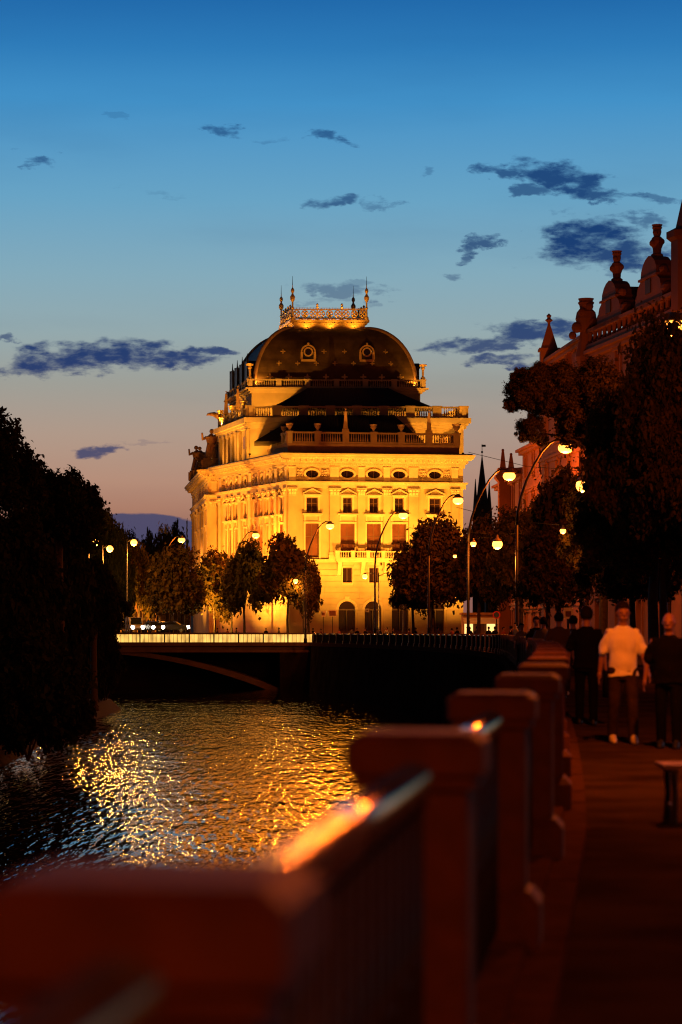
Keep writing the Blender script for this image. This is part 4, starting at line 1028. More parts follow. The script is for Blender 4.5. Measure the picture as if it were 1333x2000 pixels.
for j, (s, tx) in enumerate(((.03, .12), (.97, .88))):
    floodlight(DP(DW * s, -.05, zd1 + .03), DP(DW * tx, 3.0, zd1 + 6), 1500, ['floodlight at the left corner of the drum balustrade', 'floodlight at the right corner of the drum balustrade'][j], 80, s=.4)
jt = .6 + (it - .6) * .72
for j, s in enumerate((.18, .5, .82)):
    w_ = it + (DW - 2 * it) * s
    floodlight(DP(w_, jt - 1.25, zt - .12), DP(w_, jt + .1, zp1 + 1.0), 380, ['small floodlight below the left of the gilded cresting', 'small floodlight below the middle of the gilded cresting', 'small floodlight below the right of the gilded cresting'][j], 130, s=.35)
for j, t in enumerate((jt + 1.5, DL / 2, DL - jt - 1.5)):
    floodlight(DP(it - 1.5, t, zt - .15), DP(it + .1, t, zp1 + 1.0), 380, ['small floodlight at the front of the river side cresting', 'small floodlight at the middle of the river side cresting', 'small floodlight at the rear of the river side cresting'][j], 130, s=.35)

# ================================================================== street lamps
LAMP_H = 12.5
def lamp_parts(root, H=LAMP_H, reach=2.9, glow='lamp_glow', gr=.40):
    mb = MB()
    mb.lathe([(.20, 0), (.20, .5), (.15, .6), (.13, 1.6), (.16, 1.66), (.115, 1.75), (.10, H * .60)], 10)
    mb.build('pole', 'lamp_pole', root, smooth=True)
    b = H * .60; pts = [(0, b - .05)] + [(reach * fx, H * fz) for fx, fz in ((.02, .66), (.08, .73), (.20, .81), (.36, .885), (.52, .945), (.68, .985), (.82, 1.003), (.93, 1.0), (1.0, .995))]
    mb = MB(); mb.tube([(x, 0, z) for x, z in pts], [.098, .095, .09, .085, .08, .075, .07, .065, .06, .055], 8); mb.build('arm', 'lamp_pole', root, smooth=True)
    hx, hz = reach, H * .985
    mb = MB(); mb.lathe([(gr * .35, .30), (gr * .5, .16), (gr * 1.02, .02), (gr * 1.08, -.05), (gr * 1.0, -.06)][::-1], 14, (hx, 0, hz)); mb.build('shade', 'lamp_shade', root, smooth=True)
    mb = MB(); mb.ball((hx, 0, hz - .30), gr, 16, 10, sz=.72); mb.build('globe', glow, root, smooth=True)
def bulb(root, loc, power, size=.18, col=SODIUM):
    ld = bpy.data.lights.new('lamp_light', 'POINT'); ld.energy = power; ld.color = col; ld.shadow_soft_size = size
    o = bpy.data.objects.new('lamp_light', ld); COL.objects.link(o); o.parent = root; o.location = loc
def street_lamp(x, y, label, H=LAMP_H, reach=2.9, rz=0.0, glow='lamp_glow', gr=.48, z=None, group='curved street lamps', power=4600):
    root = tag(empty('street_lamp', (0, 0, 0)), label, 'street lamp', group)
    lamp_parts(root, H, reach, glow, gr); bulb(root, (reach, 0, H * .985 - .30 - gr - .25), power); root.location = (x, y, gz(y) if z is None else z); root.rotation_euler[2] = rz
    return root
LMP = [(1010, 157, 'curved street lamp whose globe glows among the large tree leaves'), (915, 187, 'curved street lamp right of the theatre, before the spires'),
       (838, 225, 'curved street lamp rising out of the dark tree at the theatre right end'), (733, 256, 'curved street lamp in front of the theatre doorways'),
       (597, 285, 'curved street lamp at the theatre corner by the end of the bridge'), (453, 314, 'curved street lamp before the theatre river side'),
       (312, 333, 'curved street lamp left of the theatre above the trees')]
HEADS = {1010: (1105, 875), 915: (995, 930), 838: (895, 978), 733: (788, 1007), 597: (645, 1028), 453: (500, 1046), 312: (355, 1055)}
for px, y, lb in LMP:
    hx, hy = HEADS[px]; zg = gz(y) if y < 290 else -.86
    H = (PZ(hy, y) + .3 - zg) / .985
    street_lamp(PX(px, y), y, lb, H, PX(hx, y) - PX(px, y), 0, z=zg)
for px, py, y, rch, lb in ((1210, 770, 128, 2.6, 'curved street lamp hidden high in the nearer large tree'), (1318, 640, 97, 2.6, 'curved street lamp behind the nearest tree crown')):
    street_lamp(PX(px, y) + rch, y, lb, (PZ(py, y) + .3 - gz(y)) / .985, rch, math.pi, z=gz(y))
for y, lat_, hh_, pw_, lb in ((62, 7.6, 10.5, 2000, 'curved street lamp standing beyond the right edge along the kerb'), (23, 3.8, 8.6, 3400, 'curved street lamp over the walkway near the bench'), (-10, 5.9, 10.5, 5200, 'curved street lamp behind the viewer')):
    p = qpt(y, lat_, 0); street_lamp(p.x, y, lb, hh_, 2.6, math.pi, z=gz(y), power=pw_)
# smaller lamps
def post_lamp(px, py, y, label, gr=.28, arm=.8, twin=False, z=None, name='lamp_post', side=1, pw=None):
    zg = (gz(y) if y < 290 else -.86) if z is None else z
    x = PX(px, y); H = PZ(py, y) - zg
    root = tag(empty(name, (0, 0, 0)), label, 'lamp post', 'small globe lamps')
    mb = MB(); xp = 0.0; mb.lathe([(.14, 0), (.14, .4), (.09, .5), (.06, H + .45)], 8); mb.build('pole', 'lamp_pole', root, smooth=True)
    for sg in ((-1, 1) if twin else (side,)):
        mb = MB(); mb.tube([(0, 0, H + .05), (sg * arm * .5, 0, H + .38), (sg * arm, 0, H + .38)], .045, 6); mb.build('arm', 'lamp_pole', root, smooth=True)
        mb = MB(); mb.lathe([(gr * .9, .22), (gr * .4, .36), (.05, .42)], 10, (sg * arm, 0, H)); mb.build('cap', 'lamp_shade', root)
        mb = MB(); mb.ball((sg * arm, 0, H), gr, 12, 8); mb.build('globe', 'lamp_glow_small', root, smooth=True); bulb(root, (sg * arm, 0, H - gr - (.42 if pw else .2)), pw or 900 * (gr / .28) ** 2, .34 if pw else .12, (1, .33, .04))
    root.location = (x - (0 if twin else side * arm), y, zg); return root
def hung_lamp(px, py, y, label, gr):
    x, z = PX(px, y), PZ(py, y); root = tag(empty('hanging_lamp', (x, y, z)), label, 'hanging lamp', 'lamps hung over the street')
    mb = MB(); mb.ball((x, y, z), gr, 14, 9); mb.build('globe', 'lamp_glow_small', root, smooth=True)
    mb = MB(); mb.lathe([(gr * .95, gr * .55), (gr * .8, gr * .9), (gr * .3, gr * 1.25), (.04, gr * 1.9)], 12, (x, y, z)); mb.build('hood', 'lamp_shade', root, smooth=True)
    mb = MB(); zc_ = z + gr * 1.9; mb.tube([(x - 5.0, y + 1, zc_ + .9), (x - 2.5, y + .5, zc_ + .25), (x, y, zc_), (x + 5, y - 1, zc_ + .25), (x + 12, y - 2, zc_ + 1.2)], .012, 5); mb.build('span_wire', 'lamp_pole', root)
    bulb(root, (0, 0, -gr - .2), 1100 * (gr / .28) ** 2, .12, (1, .25, .025))
post_lamp(740, 1126, 268, 'twin globe lamp post before the theatre doorways', .28, PX(767, 268) - PX(740, 268), True)
post_lamp(578, 1135, 292, 'globe lamp beside the tree at the theatre corner', .28, .9, side=-1)
post_lamp(803, 1113, 262, 'globe lamp at the left edge of the dark tree before the theatre', .24)
hung_lamp(972, 1063, 160, 'large globe lamp among the trees right of the theatre', .33)
hung_lamp(925, 1062, 186, 'smaller globe lamp left of the large globe lamp in the trees', .22)
hung_lamp(889, 1086, 212, 'faint globe lamp inside the dark tree foliage', .16)
hung_lamp(1140, 948, 108, 'globe lamp glowing inside the right hand tree', .33)
post_lamp(262, 1060, 296, 'globe lamp on the far left above the golden tree', .40, z=-.7, pw=3000)
post_lamp(268, 1081, 372, 'small globe lamp below another one on the far left', .42)
post_lamp(215, 1072, 294, 'globe lamp showing through the left bank leaves', .40, z=-.7, pw=3000)
post_lamp(187, 1060, 294, 'leftmost globe lamp behind the bank trees', .40, z=-.7, pw=3000)
post_lamp(372, 1091, 360, 'small distant globe lamp beside the river pavilion', .30)
hung_lamp(1100, 1037, 116, 'small globe lamp low in the right hand trees', .14)

# ================================================================== trees
def crown_mesh(name, rx, rz_, n_leaf, leaf, n_clump=46, seed=1, cone=False, droop=0.0, open_=.0, clump_r=.34):
    """leaf cards gathered in clumps through an uneven crown; origin at the crown centre"""
    g = np.random.default_rng(seed)
    d = g.normal(size=(n_clump, 3)); d /= np.linalg.norm(d, axis=1)[:, None]
    d[:, 2] = np.where(d[:, 2] < -.6, -d[:, 2], d[:, 2])
    r = g.uniform(.25, .80, n_clump) ** .6
    cc = d * (r * g.uniform(.85, 1.08, n_clump))[:, None]
    cr = g.uniform(.55, 1.3, n_clump) * clump_r
    # small sprays at the rim that break the outline
    m = n_clump; d2 = g.normal(size=(m, 3)); d2 /= np.linalg.norm(d2, axis=1)[:, None]; d2[:, 2] = np.abs(d2[:, 2]) * .9 - .35
    cc = np.concatenate([cc, d2 * g.uniform(.78, 1.22, m)[:, None]]); cr = np.concatenate([cr, g.uniform(.25, .55, m) * clump_r])
    if cone:
        t = g.uniform(0, 1, n_clump); ang = g.uniform(0, 2 * math.pi, n_clump); rr = (1 - t) * g.uniform(.3, .8, n_clump)
        cc = np.stack([rr * np.cos(ang), rr * np.sin(ang), t * 2 - 1], 1); cr = clump_r * (1.1 - t)
    wgt = cr ** 2; wgt /= wgt.sum()
    idx = g.choice(len(cr), n_leaf, p=wgt)
    dd = g.normal(size=(n_leaf, 3)); dd /= np.linalg.norm(dd, axis=1)[:, None]
    rad = g.uniform(0, 1, n_leaf) ** .38 * (1 + .22 * np.sin(dd[:, 0] * 5 + idx) * np.sin(dd[:, 2] * 6 + idx * 1.7))
    # stray twigs poking out
    rad = np.where(g.uniform(0, 1, n_leaf) < .06, rad * 1.35, rad)
    p = cc[idx] + dd * (rad * cr[idx])[:, None]
    if droop: p[:, 2] -= droop * (p[:, 0] ** 2 + p[:, 1] ** 2)
    p *= np.array([rx, rx, rz_])
    nrm = dd * .7 + g.normal(size=(n_leaf, 3)) * .7 + np.array([0, 0, .35]); nrm /= np.linalg.norm(nrm, axis=1)[:, None]
    a = np.cross(nrm, g.normal(size=(n_leaf, 3))); a /= np.linalg.norm(a, axis=1)[:, None]; b = np.cross(nrm, a)
    s = leaf * (.45 + 1.0 * g.uniform(0, 1, n_leaf) ** 1.6)[:, None]
    v = np.stack([p - a * s, p + b * s * .55 + nrm * s * .12, p + a * s, p - b * s * .55 + nrm * s * .12], 1).reshape(-1, 3)
    me = bpy.data.meshes.new(name)
    me.vertices.add(len(v)); me.vertices.foreach_set('co', v.ravel())
    me.loops.add(len(v)); me.loops.foreach_set('vertex_index', np.arange(len(v)))
    me.polygons.add(n_leaf); me.polygons.foreach_set('loop_start', np.arange(0, len(v), 4)); me.polygons.foreach_set('loop_total', np.full(n_leaf, 4))
    me.update(calc_edges=True)
    return me, cc * np.array([rx, rx, rz_])
CROWN = {}
def crown(kind):
    if kind in CROWN: return CROWN[kind]
    spec = {'near1': (3.6, 3.9, 60000, .125, 34, 3), 'near2': (3.2, 3.6, 44000, .125, 26, 5), 'mid1': (3.0, 3.2, 17000, .20, 42, 8), 'mid2': (2.8, 3.3, 15000, .20, 38, 13),
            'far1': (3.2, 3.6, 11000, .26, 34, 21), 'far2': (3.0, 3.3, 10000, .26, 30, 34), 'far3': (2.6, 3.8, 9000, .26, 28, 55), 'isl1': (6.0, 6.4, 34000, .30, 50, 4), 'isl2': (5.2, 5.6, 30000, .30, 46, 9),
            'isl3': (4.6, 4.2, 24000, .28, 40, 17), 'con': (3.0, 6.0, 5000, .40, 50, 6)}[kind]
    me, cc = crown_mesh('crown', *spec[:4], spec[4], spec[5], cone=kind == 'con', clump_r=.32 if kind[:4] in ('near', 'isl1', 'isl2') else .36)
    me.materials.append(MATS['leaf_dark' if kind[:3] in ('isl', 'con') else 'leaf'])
    CROWN[kind] = (me, cc, spec); return CROWN[kind]
def tree(x, y, zg, ztop, rad, kind, label, group, name='street_tree', trunk_r=.16, rot=None, low=.55, lean=0.0, extra=()):
    """zg ground, ztop crown top, rad crown radius"""
    me, cc, spec = crown(kind); rnd = random.Random(hash((round(x, 2), round(y, 2))) & 0xffff)
    rot = rnd.uniform(0, 6.28) if rot is None else rot
    root = tag(empty(name, (x, y, zg)), label, 'tree', group)
    sx = rad / spec[0] / 1.05; H = ztop - zg; hz = min(H * low, H - .6); zc_ = H - hz / 1.0
    sz = hz / (spec[1] * 1.05) ; cz = H - hz
    o = share('crown', me, None, root, (x + lean, y, zg + cz), rot, (sx, sx, sz))
    mb = MB(); b = Vector((x, y, zg)); top_ = Vector((x + lean, y, zg + cz * 1.05))
    mb.tube([b + Vector((0, 0, -.1)), b + Vector((0, 0, .3)), b.lerp(top_, .35) + Vector((rnd.uniform(-.1, .1), 0, 0)), b.lerp(top_, .7) + Vector((rnd.uniform(-.12, .12), 0, 0)), top_], [trunk_r * 1.5, trunk_r * 1.05, trunk_r * .9, trunk_r * .75, trunk_r * .5], 8)
    for k in range(7):
        c = cc[(k * 5) % len(cc)]; ca, sa = math.cos(rot), math.sin(rot)
        e = Vector((x + lean + (c[0] * ca - c[1] * sa) * sx * .9, y + (c[0] * sa + c[1] * ca) * sx * .9, zg + cz + c[2] * sz * .9))
        s0 = b.lerp(top_, .55 + .06 * k); mid = s0.lerp(e, .5) + Vector((0, 0, .12 * H * .3))
        mb.tube([s0, mid, e], [trunk_r * .45, trunk_r * .3, trunk_r * .1], 6)
    for (ex, ez, er, eh) in extra:      # boughs reaching out with a crown of their own
        share('crown', me, None, root, (ex, y + .3, ez), rot + ex, (er / spec[0] / 1.05, er / spec[0] / 1.05, eh / spec[1] / 1.05))
        s0 = b.lerp(top_, .8); e = Vector((ex, y + .3, ez)); mb.tube([s0, s0.lerp(e, .5) + Vector((0, 0, .3)), e], [trunk_r * .4, trunk_r * .3, trunk_r * .12], 6)
    mb.build('trunk', 'bark', root, smooth=True)
    return root
def ptree(px, ptop, prad, y, kind, label, group, zg=None, low=.55, **k):
    zg = (gz(y) if y < 290 else -.86) if zg is None else zg
    return tree(PX(px, y), y, zg, PZ(ptop, y), prad / 4800 * y, kind, label, group, low=low, **k)
G1 = 'trees before the theatre'; G2 = 'trees along the embankment'; G3 = 'trees on the island bank'; G4 = 'trees beyond the bridge'
ptree(563, 1050, 62, 296, 'far1', 'leafy tree at the theatre corner beside the end of the bridge', G1, low=.42)
ptree(478, 1064, 46, 304, 'far2', 'round tree before the theatre river side, left of the corner tree', G1, low=.44)
ptree(604, 1098, 26, 293, 'far3', 'slim small tree against the lower theatre corner', G1, low=.42)
ptree(420, 1078, 46, 318, 'far3', 'yellow lit tree glowing under the floodlit theatre side', G1, low=.46)
ptree(338, 1072, 58, 308, 'far1', 'dark round tree behind the bridge, left of the yellow lit tree', G1, low=.46)
ptree(272, 1066, 38, 356, 'far2', 'tall golden lit tree behind the left end of the bridge', G1, low=.48)
ptree(845, 1012, 76, 236, 'mid1', 'dense dark tree covering the right end of the theatre', G2, low=.41)
ptree(808, 1090, 40, 250, 'mid2', 'lower tree in front of the dense dark one by the doorways', G2, low=.38)
ptree(935, 1006, 66, 205, 'mid2', 'reddish tree below the church spires', G2, low=.41)
ptree(1018, 985, 76, 175, 'mid1', 'red lit tree under the lamp before the turret house', G2, low=.40)
ptree(1092, 905, 84, 148, 'mid2', 'tree beneath the lamp that shines through leaves', G2, low=.42)
_y = 108.0
ptree(1178, 702, 104, _y, 'near2', 'tall tree with ragged boughs reaching left below the gothic gable', G2, low=.19, trunk_r=.17,
      extra=((PX(1085, _y), PZ(772, _y), 1.75, 1.45), (PX(1030, _y), PZ(775, _y), 1.05, 1.15), (PX(1052, _y), PZ(735, _y), .85, .65), (PX(1040, _y), PZ(842, _y), .70, .85), (PX(1015, _y), PZ(742, _y), .5, .55)))
ptree(1278, 668, 140, 88, 'near1', 'large dark tree before the ornate gables', G2, low=.42, trunk_r=.2)
ptree(1345, 560, 165, 76, 'near1', 'nearest large tree at the right edge of the photo', G2, low=.43, trunk_r=.2)
ptree(1300, 890, 135, 82, 'near2', 'low branching tree over the walking people', G2, low=.36, trunk_r=.15)
ptree(1180, 905, 92, 118, 'near2', 'dark tree behind the walking people', G2, low=.37, trunk_r=.15)
ptree(1238, 985, 118, 97, 'near2', 'low hanging dark crown behind the bald man', G2, low=.38, trunk_r=.14)
ptree(1072, 1030, 66, 146, 'mid1', 'low red lit tree behind the brown shirted walker', G2, low=.38)
for j, (y, lat, lb) in enumerate(((13.5, 3.6, 'tree arching over the walkway beside the near parapet'), (1.0, 6.8, 'tree arching over the kerb by the viewer'), (44, 7.4, 'tree on the kerb beyond the right edge'))):
    p_ = qpt(y, lat, 0); tree(p_.x, y, gz(y), 12.6, 3.7, ('near2', 'near1', 'near2')[j], lb, G2, low=.27, trunk_r=.2)
# island bank
IZ = WATER_Z + .9
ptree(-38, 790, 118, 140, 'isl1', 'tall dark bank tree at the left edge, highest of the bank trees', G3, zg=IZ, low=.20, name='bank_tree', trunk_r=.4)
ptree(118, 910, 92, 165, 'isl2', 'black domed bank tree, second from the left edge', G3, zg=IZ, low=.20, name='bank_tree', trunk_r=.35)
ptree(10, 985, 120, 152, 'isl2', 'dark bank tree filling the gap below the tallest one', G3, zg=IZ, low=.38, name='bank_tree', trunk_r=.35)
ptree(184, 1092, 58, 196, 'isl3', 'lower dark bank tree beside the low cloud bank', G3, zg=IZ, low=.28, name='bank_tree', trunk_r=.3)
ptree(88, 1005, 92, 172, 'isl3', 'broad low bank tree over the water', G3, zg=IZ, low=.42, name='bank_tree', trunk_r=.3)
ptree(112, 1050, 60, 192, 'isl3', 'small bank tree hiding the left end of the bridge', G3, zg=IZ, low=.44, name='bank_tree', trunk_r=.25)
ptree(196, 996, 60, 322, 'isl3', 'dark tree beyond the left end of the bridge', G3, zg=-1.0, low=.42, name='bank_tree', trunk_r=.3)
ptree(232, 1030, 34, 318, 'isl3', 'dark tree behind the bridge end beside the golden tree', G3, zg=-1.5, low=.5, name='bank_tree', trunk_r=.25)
for j, (px, ptop, pr, y, lb) in enumerate(((20, 1130, 110, 142, 'leafy dark bush at the left edge above the water'), (62, 1190, 85, 150, 'dark bush overhanging the water left of the golden reflection'), (55, 1240, 120, 132, 'low black bush nearest on the island bank'), (132, 1205, 55, 225, 'bush at the island end beside the bridge'), (203, 1212, 40, 217, 'dark bush at the tip of the island hiding the bridge end'), (45, 1270, 70, 138, 'low bush drooping to the river'))):
    y_ = y; me, cc, spec = crown('isl3'); hz_ = (PZ(ptop, y) - WATER_Z + .2) / 2
    root = tag(empty('bank_bush', (PX(px, y), y, IZ - .4)), lb, 'bush', 'bushes on the island bank')
    share('foliage', me, None, root, (PX(px, y), y, WATER_Z - .1 + hz_), j * 1.3, (pr / 4800 * y / 4.6, pr / 4800 * y / 4.6, hz_ / 4.3))
    mb = MB()
    for k in range(5): mb.tube([(PX(px, y), y, IZ - .5), (PX(px, y) + math.cos(k * 1.3) * .8, y + math.sin(k * 1.3) * .8, IZ + 1.6)], [.08, .03], 6)
    mb.build('stem', 'bark', root)
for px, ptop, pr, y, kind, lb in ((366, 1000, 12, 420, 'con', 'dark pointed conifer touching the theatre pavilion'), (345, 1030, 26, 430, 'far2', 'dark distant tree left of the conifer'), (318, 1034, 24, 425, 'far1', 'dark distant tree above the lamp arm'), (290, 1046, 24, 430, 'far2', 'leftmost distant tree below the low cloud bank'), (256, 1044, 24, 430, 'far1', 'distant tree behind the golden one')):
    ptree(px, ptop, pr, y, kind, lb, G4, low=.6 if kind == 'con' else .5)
# ================================================================== houses on the right
def house(name, label, p, q, depth, zg, zt, wall_m, nbay, storeys, roof_h=0.0, balcony=False, win_w=1.2):
    """facade from p to q (outward normal by Fr), block depth behind; returns root, frame"""
    fr = Fr(p, q); root = tag(empty(name, (p[0], p[1], zg)), label, 'house', 'houses along the embankment')
    sh_ = (zt - zg) / storeys; ops = []; bw = fr.L / nbay
    for i in range(nbay):
        for s in range(storeys):
            c = (i + .5) * bw; z0 = zg + s * sh_ + sh_ * .24; z1 = zg + s * sh_ + sh_ * .80
            ops.append(('arch' if s == 0 else 'rect', c - win_w / 2, c + win_w / 2, z0 if s else zg + .25, z1))
    mb = wall_with_openings(fr, 0, fr.L, zg, zt, ops, .35)
    b0, b1 = fr.P(0, -depth, 0), fr.P(fr.L, -depth, 0)
    for a, b in ((fr.P(0, 0, 0), b0), (b0, b1), (b1, fr.P(fr.L, 0, 0))):
        mb.add([(b.x, b.y, zg), (a.x, a.y, zg), (a.x, a.y, zt), (b.x, b.y, zt)], [(3, 2, 1, 0)])
    mb.add([fr.P(0, 0, zt), fr.P(fr.L, 0, zt), fr.P(fr.L, -depth, zt), fr.P(0, -depth, zt)], [(0, 1, 2, 3)])
    wall = mb.build('wall', wall_m, root)
    for kd, a0, a1, z0, z1 in ops:
        m2 = MB(); fr.box(m2, a0, a1, -.33, -.30, z0, z1); w = m2.build('window', 'window_dark', root)
        m2 = MB(); cc_ = (a0 + a1) / 2; fr.box(m2, cc_ - .04, cc_ + .04, -.30, -.26, z0, z1); fr.box(m2, a0, a1, -.30, -.262, z0 + (z1 - z0) * .64, z0 + (z1 - z0) * .64 + .08)
        m2.build('glazing_bar', 'window_frame', w)
        m2 = MB(); fr.box(m2, a0 - .25, a1 + .25, -.01, .22, z0 - .18, z0); fr.box(m2, a0 - .2, a0, -.01, .10, z0, z1 + .2); fr.box(m2, a1, a1 + .2, -.01, .10, z0, z1 + .2); fr.box(m2, a0 - .3, a1 + .3, -.01, .26, z1 + .2, z1 + .42)
        m2.build('surround', wall_m, w)
    for s in range(1, storeys + 1):
        m2 = MB(); z = zg + s * sh_; fr.box(m2, -.1, fr.L + .1, -.01, .25 if s < storeys else .7, z - .22, z + .02); fr.box(m2, -.05, fr.L + .05, -.01, .12 if s < storeys else .4, z - .5, z - .222); m2.build('cornice', wall_m, root)
    return root, fr
# local street facades face the river (normal towards -x): Fr from far to near
def curved_gable(root, fr, c, wd, zb, zt, m, fin=True):
    """scrolled gable standing on the facade, crowned by a bust-like finial"""
    out = []; hw = wd / 2; H = zt - zb
    for t, r in ((0, 1.0), (.12, 1.0), (.16, .90), (.30, .88), (.42, .80), (.50, .64), (.56, .60), (.72, .56), (.86, .42), (.95, .24), (1.0, .0)): out.append((c + hw * r, zb + H * t))
    out += [(2 * c - a, z) for a, z in out[-2::-1]]
    mb = MB(); fr.poly(mb, out, -.9, .25); g = mb.build('gable', m, root)
    mb = MB(); fr.box(mb, c - .6, c + .6, .2, .32, zb + H * .2, zb + H * .5); mb.build('gable_window', 'slate_roof', g)
    mb = MB(); fr.box(mb, c - hw - .2, c + hw + .2, -.9, .45, zb - .3, zb + .02); fr.box(mb, c - hw * .66, c + hw * .66, -.9, .38, zb + H * .52, zb + H * .57)
    for sg in (-1, 1): mb.ball(fr.P(c + sg * hw * .95, -.2, zb + H * .18), .5, 8, 6); mb.ball(fr.P(c + sg * hw * .62, -.2, zb + H * .62), .35, 8, 6)
    mb.build('scroll', m, g)
    if fin:
        x, y, _ = fr.P(c, -.35, 0); mb = MB()
        mb.lathe([(.42, -.4), (.42, .1), (.28, .2), (.30, .5), (.40, .75), (.43, 1.0), (.36, 1.22), (.22, 1.34), (.25, 1.42), (.30, 1.62), (.28, 1.80), (.36, 1.92), (.30, 1.98), (.38, 2.12), (.10, 2.1)], 9, (x, y, zt)); mb.ball((x - .3, y - .15, zt + .85), .26, 7, 5); mb.ball((x + .26, y - .2, zt + .95), .24, 7, 5); mb.ball((x - .12, y - .26, zt + 1.55), .16, 6, 5)
        mb.build('finial_bust', m, g)
    return g
# ornate corner house
yN, yF = 150.0, 182.0
pF, pN = (PX(1150, yF), yF), (PX(1420, yN), yN)
zg_ = -.4; ztO = PZ(690, yF)
rO, fO = house('ornate_house', 'ornate red stone house with scrolled gables and crowned busts at the right edge', pF, pN, 16, zg_, ztO, 'house_stone', 6, 5)
def a_at(fr, px): return a_of_px(fr, px)
for px, wpx, pt in ((1178, 7.0, 560), (1217, 7.4, 492)):
    pass
aG1, aG2 = a_at(fO, 1196), a_at(fO, 1274)
for a, pt, wd in ((aG1, 548, 6.4), (aG2, 500, 6.4)):
    p = fO.P(a, 0, 0); curved_gable(rO, fO, a, wd, ztO + 1.6, PZ(pt, p.y), 'house_stone')
    f = fO; mb = MB(); zr0 = ztO + 1.6; zr1 = PZ(pt, p.y) - .5
    mb.hexa([f.P(a - wd * .40, -13, zr0), f.P(a + wd * .40, -13, zr0), f.P(a + wd * .40, -.9, zr0), f.P(a - wd * .40, -.9, zr0), f.P(a - wd * .12, -13, zr1), f.P(a + wd * .12, -13, zr1), f.P(a + wd * .12, -.9, zr1), f.P(a - wd * .12, -.9, zr1)])
    fix_normals(mb.build('gable_roof', 'slate_roof', rO))
mb = MB(); f = fO
mb.hexa([f.P(.2, -15.5, ztO), f.P(f.L, -15.5, ztO), f.P(f.L, -.6, ztO), f.P(.2, -.6, ztO), f.P(2.5, -9, ztO + 4.8), f.P(f.L, -9, ztO + 4.8), f.P(f.L, -7, ztO + 4.8), f.P(2.5, -7, ztO + 4.8)]); fix_normals(mb.build('roof', 'slate_roof', rO))
# parapet with posts and arches along the eaves
mb = MB(); f.box(mb, -.2, f.L, -.1, .5, ztO + .02, ztO + .45); f.box(mb, -.2, f.L, -.05, .45, ztO + 1.35, ztO + 1.6); mb.build('eaves_parapet', 'house_stone', rO)
for k in range(26):
    a = f.L * k / 25; mb = MB(); mb.lathe([(.24, 0), (.24, .15), (.14, .25), (.16, .75), (.26, .92)], 8, f.P(a, .2, ztO + .45)); mb.build('parapet_post', 'house_stone', rO)
# clustered bust at the far corner
c = f.P(.4, .3, 0); mb = MB(); mb.lathe([(.3, -3.2), (.6, -2.4), (.8, -1.4), (.55, -.2), (.45, .4), (.62, .9), (.80, 1.4), (.70, 1.9), (.45, 2.15), (.5, 2.4), (.62, 2.6), (.50, 2.72), (.60, 2.9), (.2, 2.9)], 11, (c.x, c.y, PZ(660, c.y))); mb.ball((c.x - .7, c.y - .2, PZ(640, c.y)), .42, 7, 6); mb.ball((c.x + .5, c.y - .6, PZ(632, c.y)), .4, 7, 6); mb.ball((c.x - .35, c.y - .5, PZ(612, c.y)), .33, 7, 6); mb.ball((c.x + .2, c.y - .5, PZ(600, c.y)), .3, 7, 6); mb.ball((c.x - 1.0, c.y, PZ(655, c.y)), .3, 7, 6); mb.build('corner_bust', 'house_stone', rO)
# corner spire at the frame edge
c = f.P(a_at(f, 1345), -.5, 0); mb = MB(); z0 = ztO
mb.lathe([(1.6, 0), (1.6, 4.5), (1.9, 4.7), (1.9, 5.1), (1.3, 5.4), (.9, 7.2), (.42, 8.6), (.36, 9.6), (.55, 9.8), (.2, 10.2), (.12, 12.2), (.02, 13)], 10, (c.x, c.y, z0)); mb.build('corner_spire', 'house_stone', rO)
# gothic house
yN, yF = 184.0, 206.0
pF, pN = (PX(1058, yF), yF), (PX(1149, yN), yN)
rG, fG = house('gothic_house', 'narrow gothic house with pointed gable turret behind the tall tree', pF, pN, 15, -.5, PZ(716, yF), 'house_plaster', 4, 6)
zG = PZ(716, yF)
mb = MB(); f = fG; zz = PZ(668, 200)
mb.hexa([f.P(0, -14.5, zG), f.P(f.L, -14.5, zG), f.P(f.L, -.5, zG), f.P(0, -.5, zG), f.P(1, -8, zz), f.P(f.L, -8, zz), f.P(f.L, -6.5, zz), f.P(1, -6.5, zz)]); fix_normals(mb.build('roof', 'slate_roof', rG))
c = f.P(a_at(f, 1075), .1, 0); r_ = .62; za, zb_, zc_ = PZ(735, c.y), PZ(686, c.y), PZ(636, c.y)
mb = MB(); sq = lambda r: [(c.x - r, c.y - r), (c.x + r, c.y - r), (c.x + r, c.y + r), (c.x - r, c.y + r)]
mb.prism(sq(.72), zG - 4, zb_); mb.prism(sq(.85), zb_, zb_ + .2); mb.prism(sq(.66), zb_ + .2, zc_, sq(.12)); t = mb.build('gable_turret', 'house_plaster', rG)
mb = MB(); mb.lathe([(.14, 0), (.10, .15), (.12, .3), (.34, .5), (.16, .62), (.14, .72), (.22, .85), (.02, 1.05)], 8, (c.x, c.y, zc_ - .05)); mb.build('finial', 'house_plaster', t)
c = f.P(a_at(f, 1115), .2, 0); mb = MB(); mb.prism([(c.x - .7, c.y - .7), (c.x + .7, c.y - .7), (c.x + .7, c.y + .7), (c.x - .7, c.y + .7)], PZ(740, c.y), PZ(700, c.y) + .6, [(c.x - .04, c.y - .04), (c.x + .04, c.y - .04), (c.x + .04, c.y + .04), (c.x - .04, c.y + .04)]); mb.build('small_gable', 'house_plaster', rG)
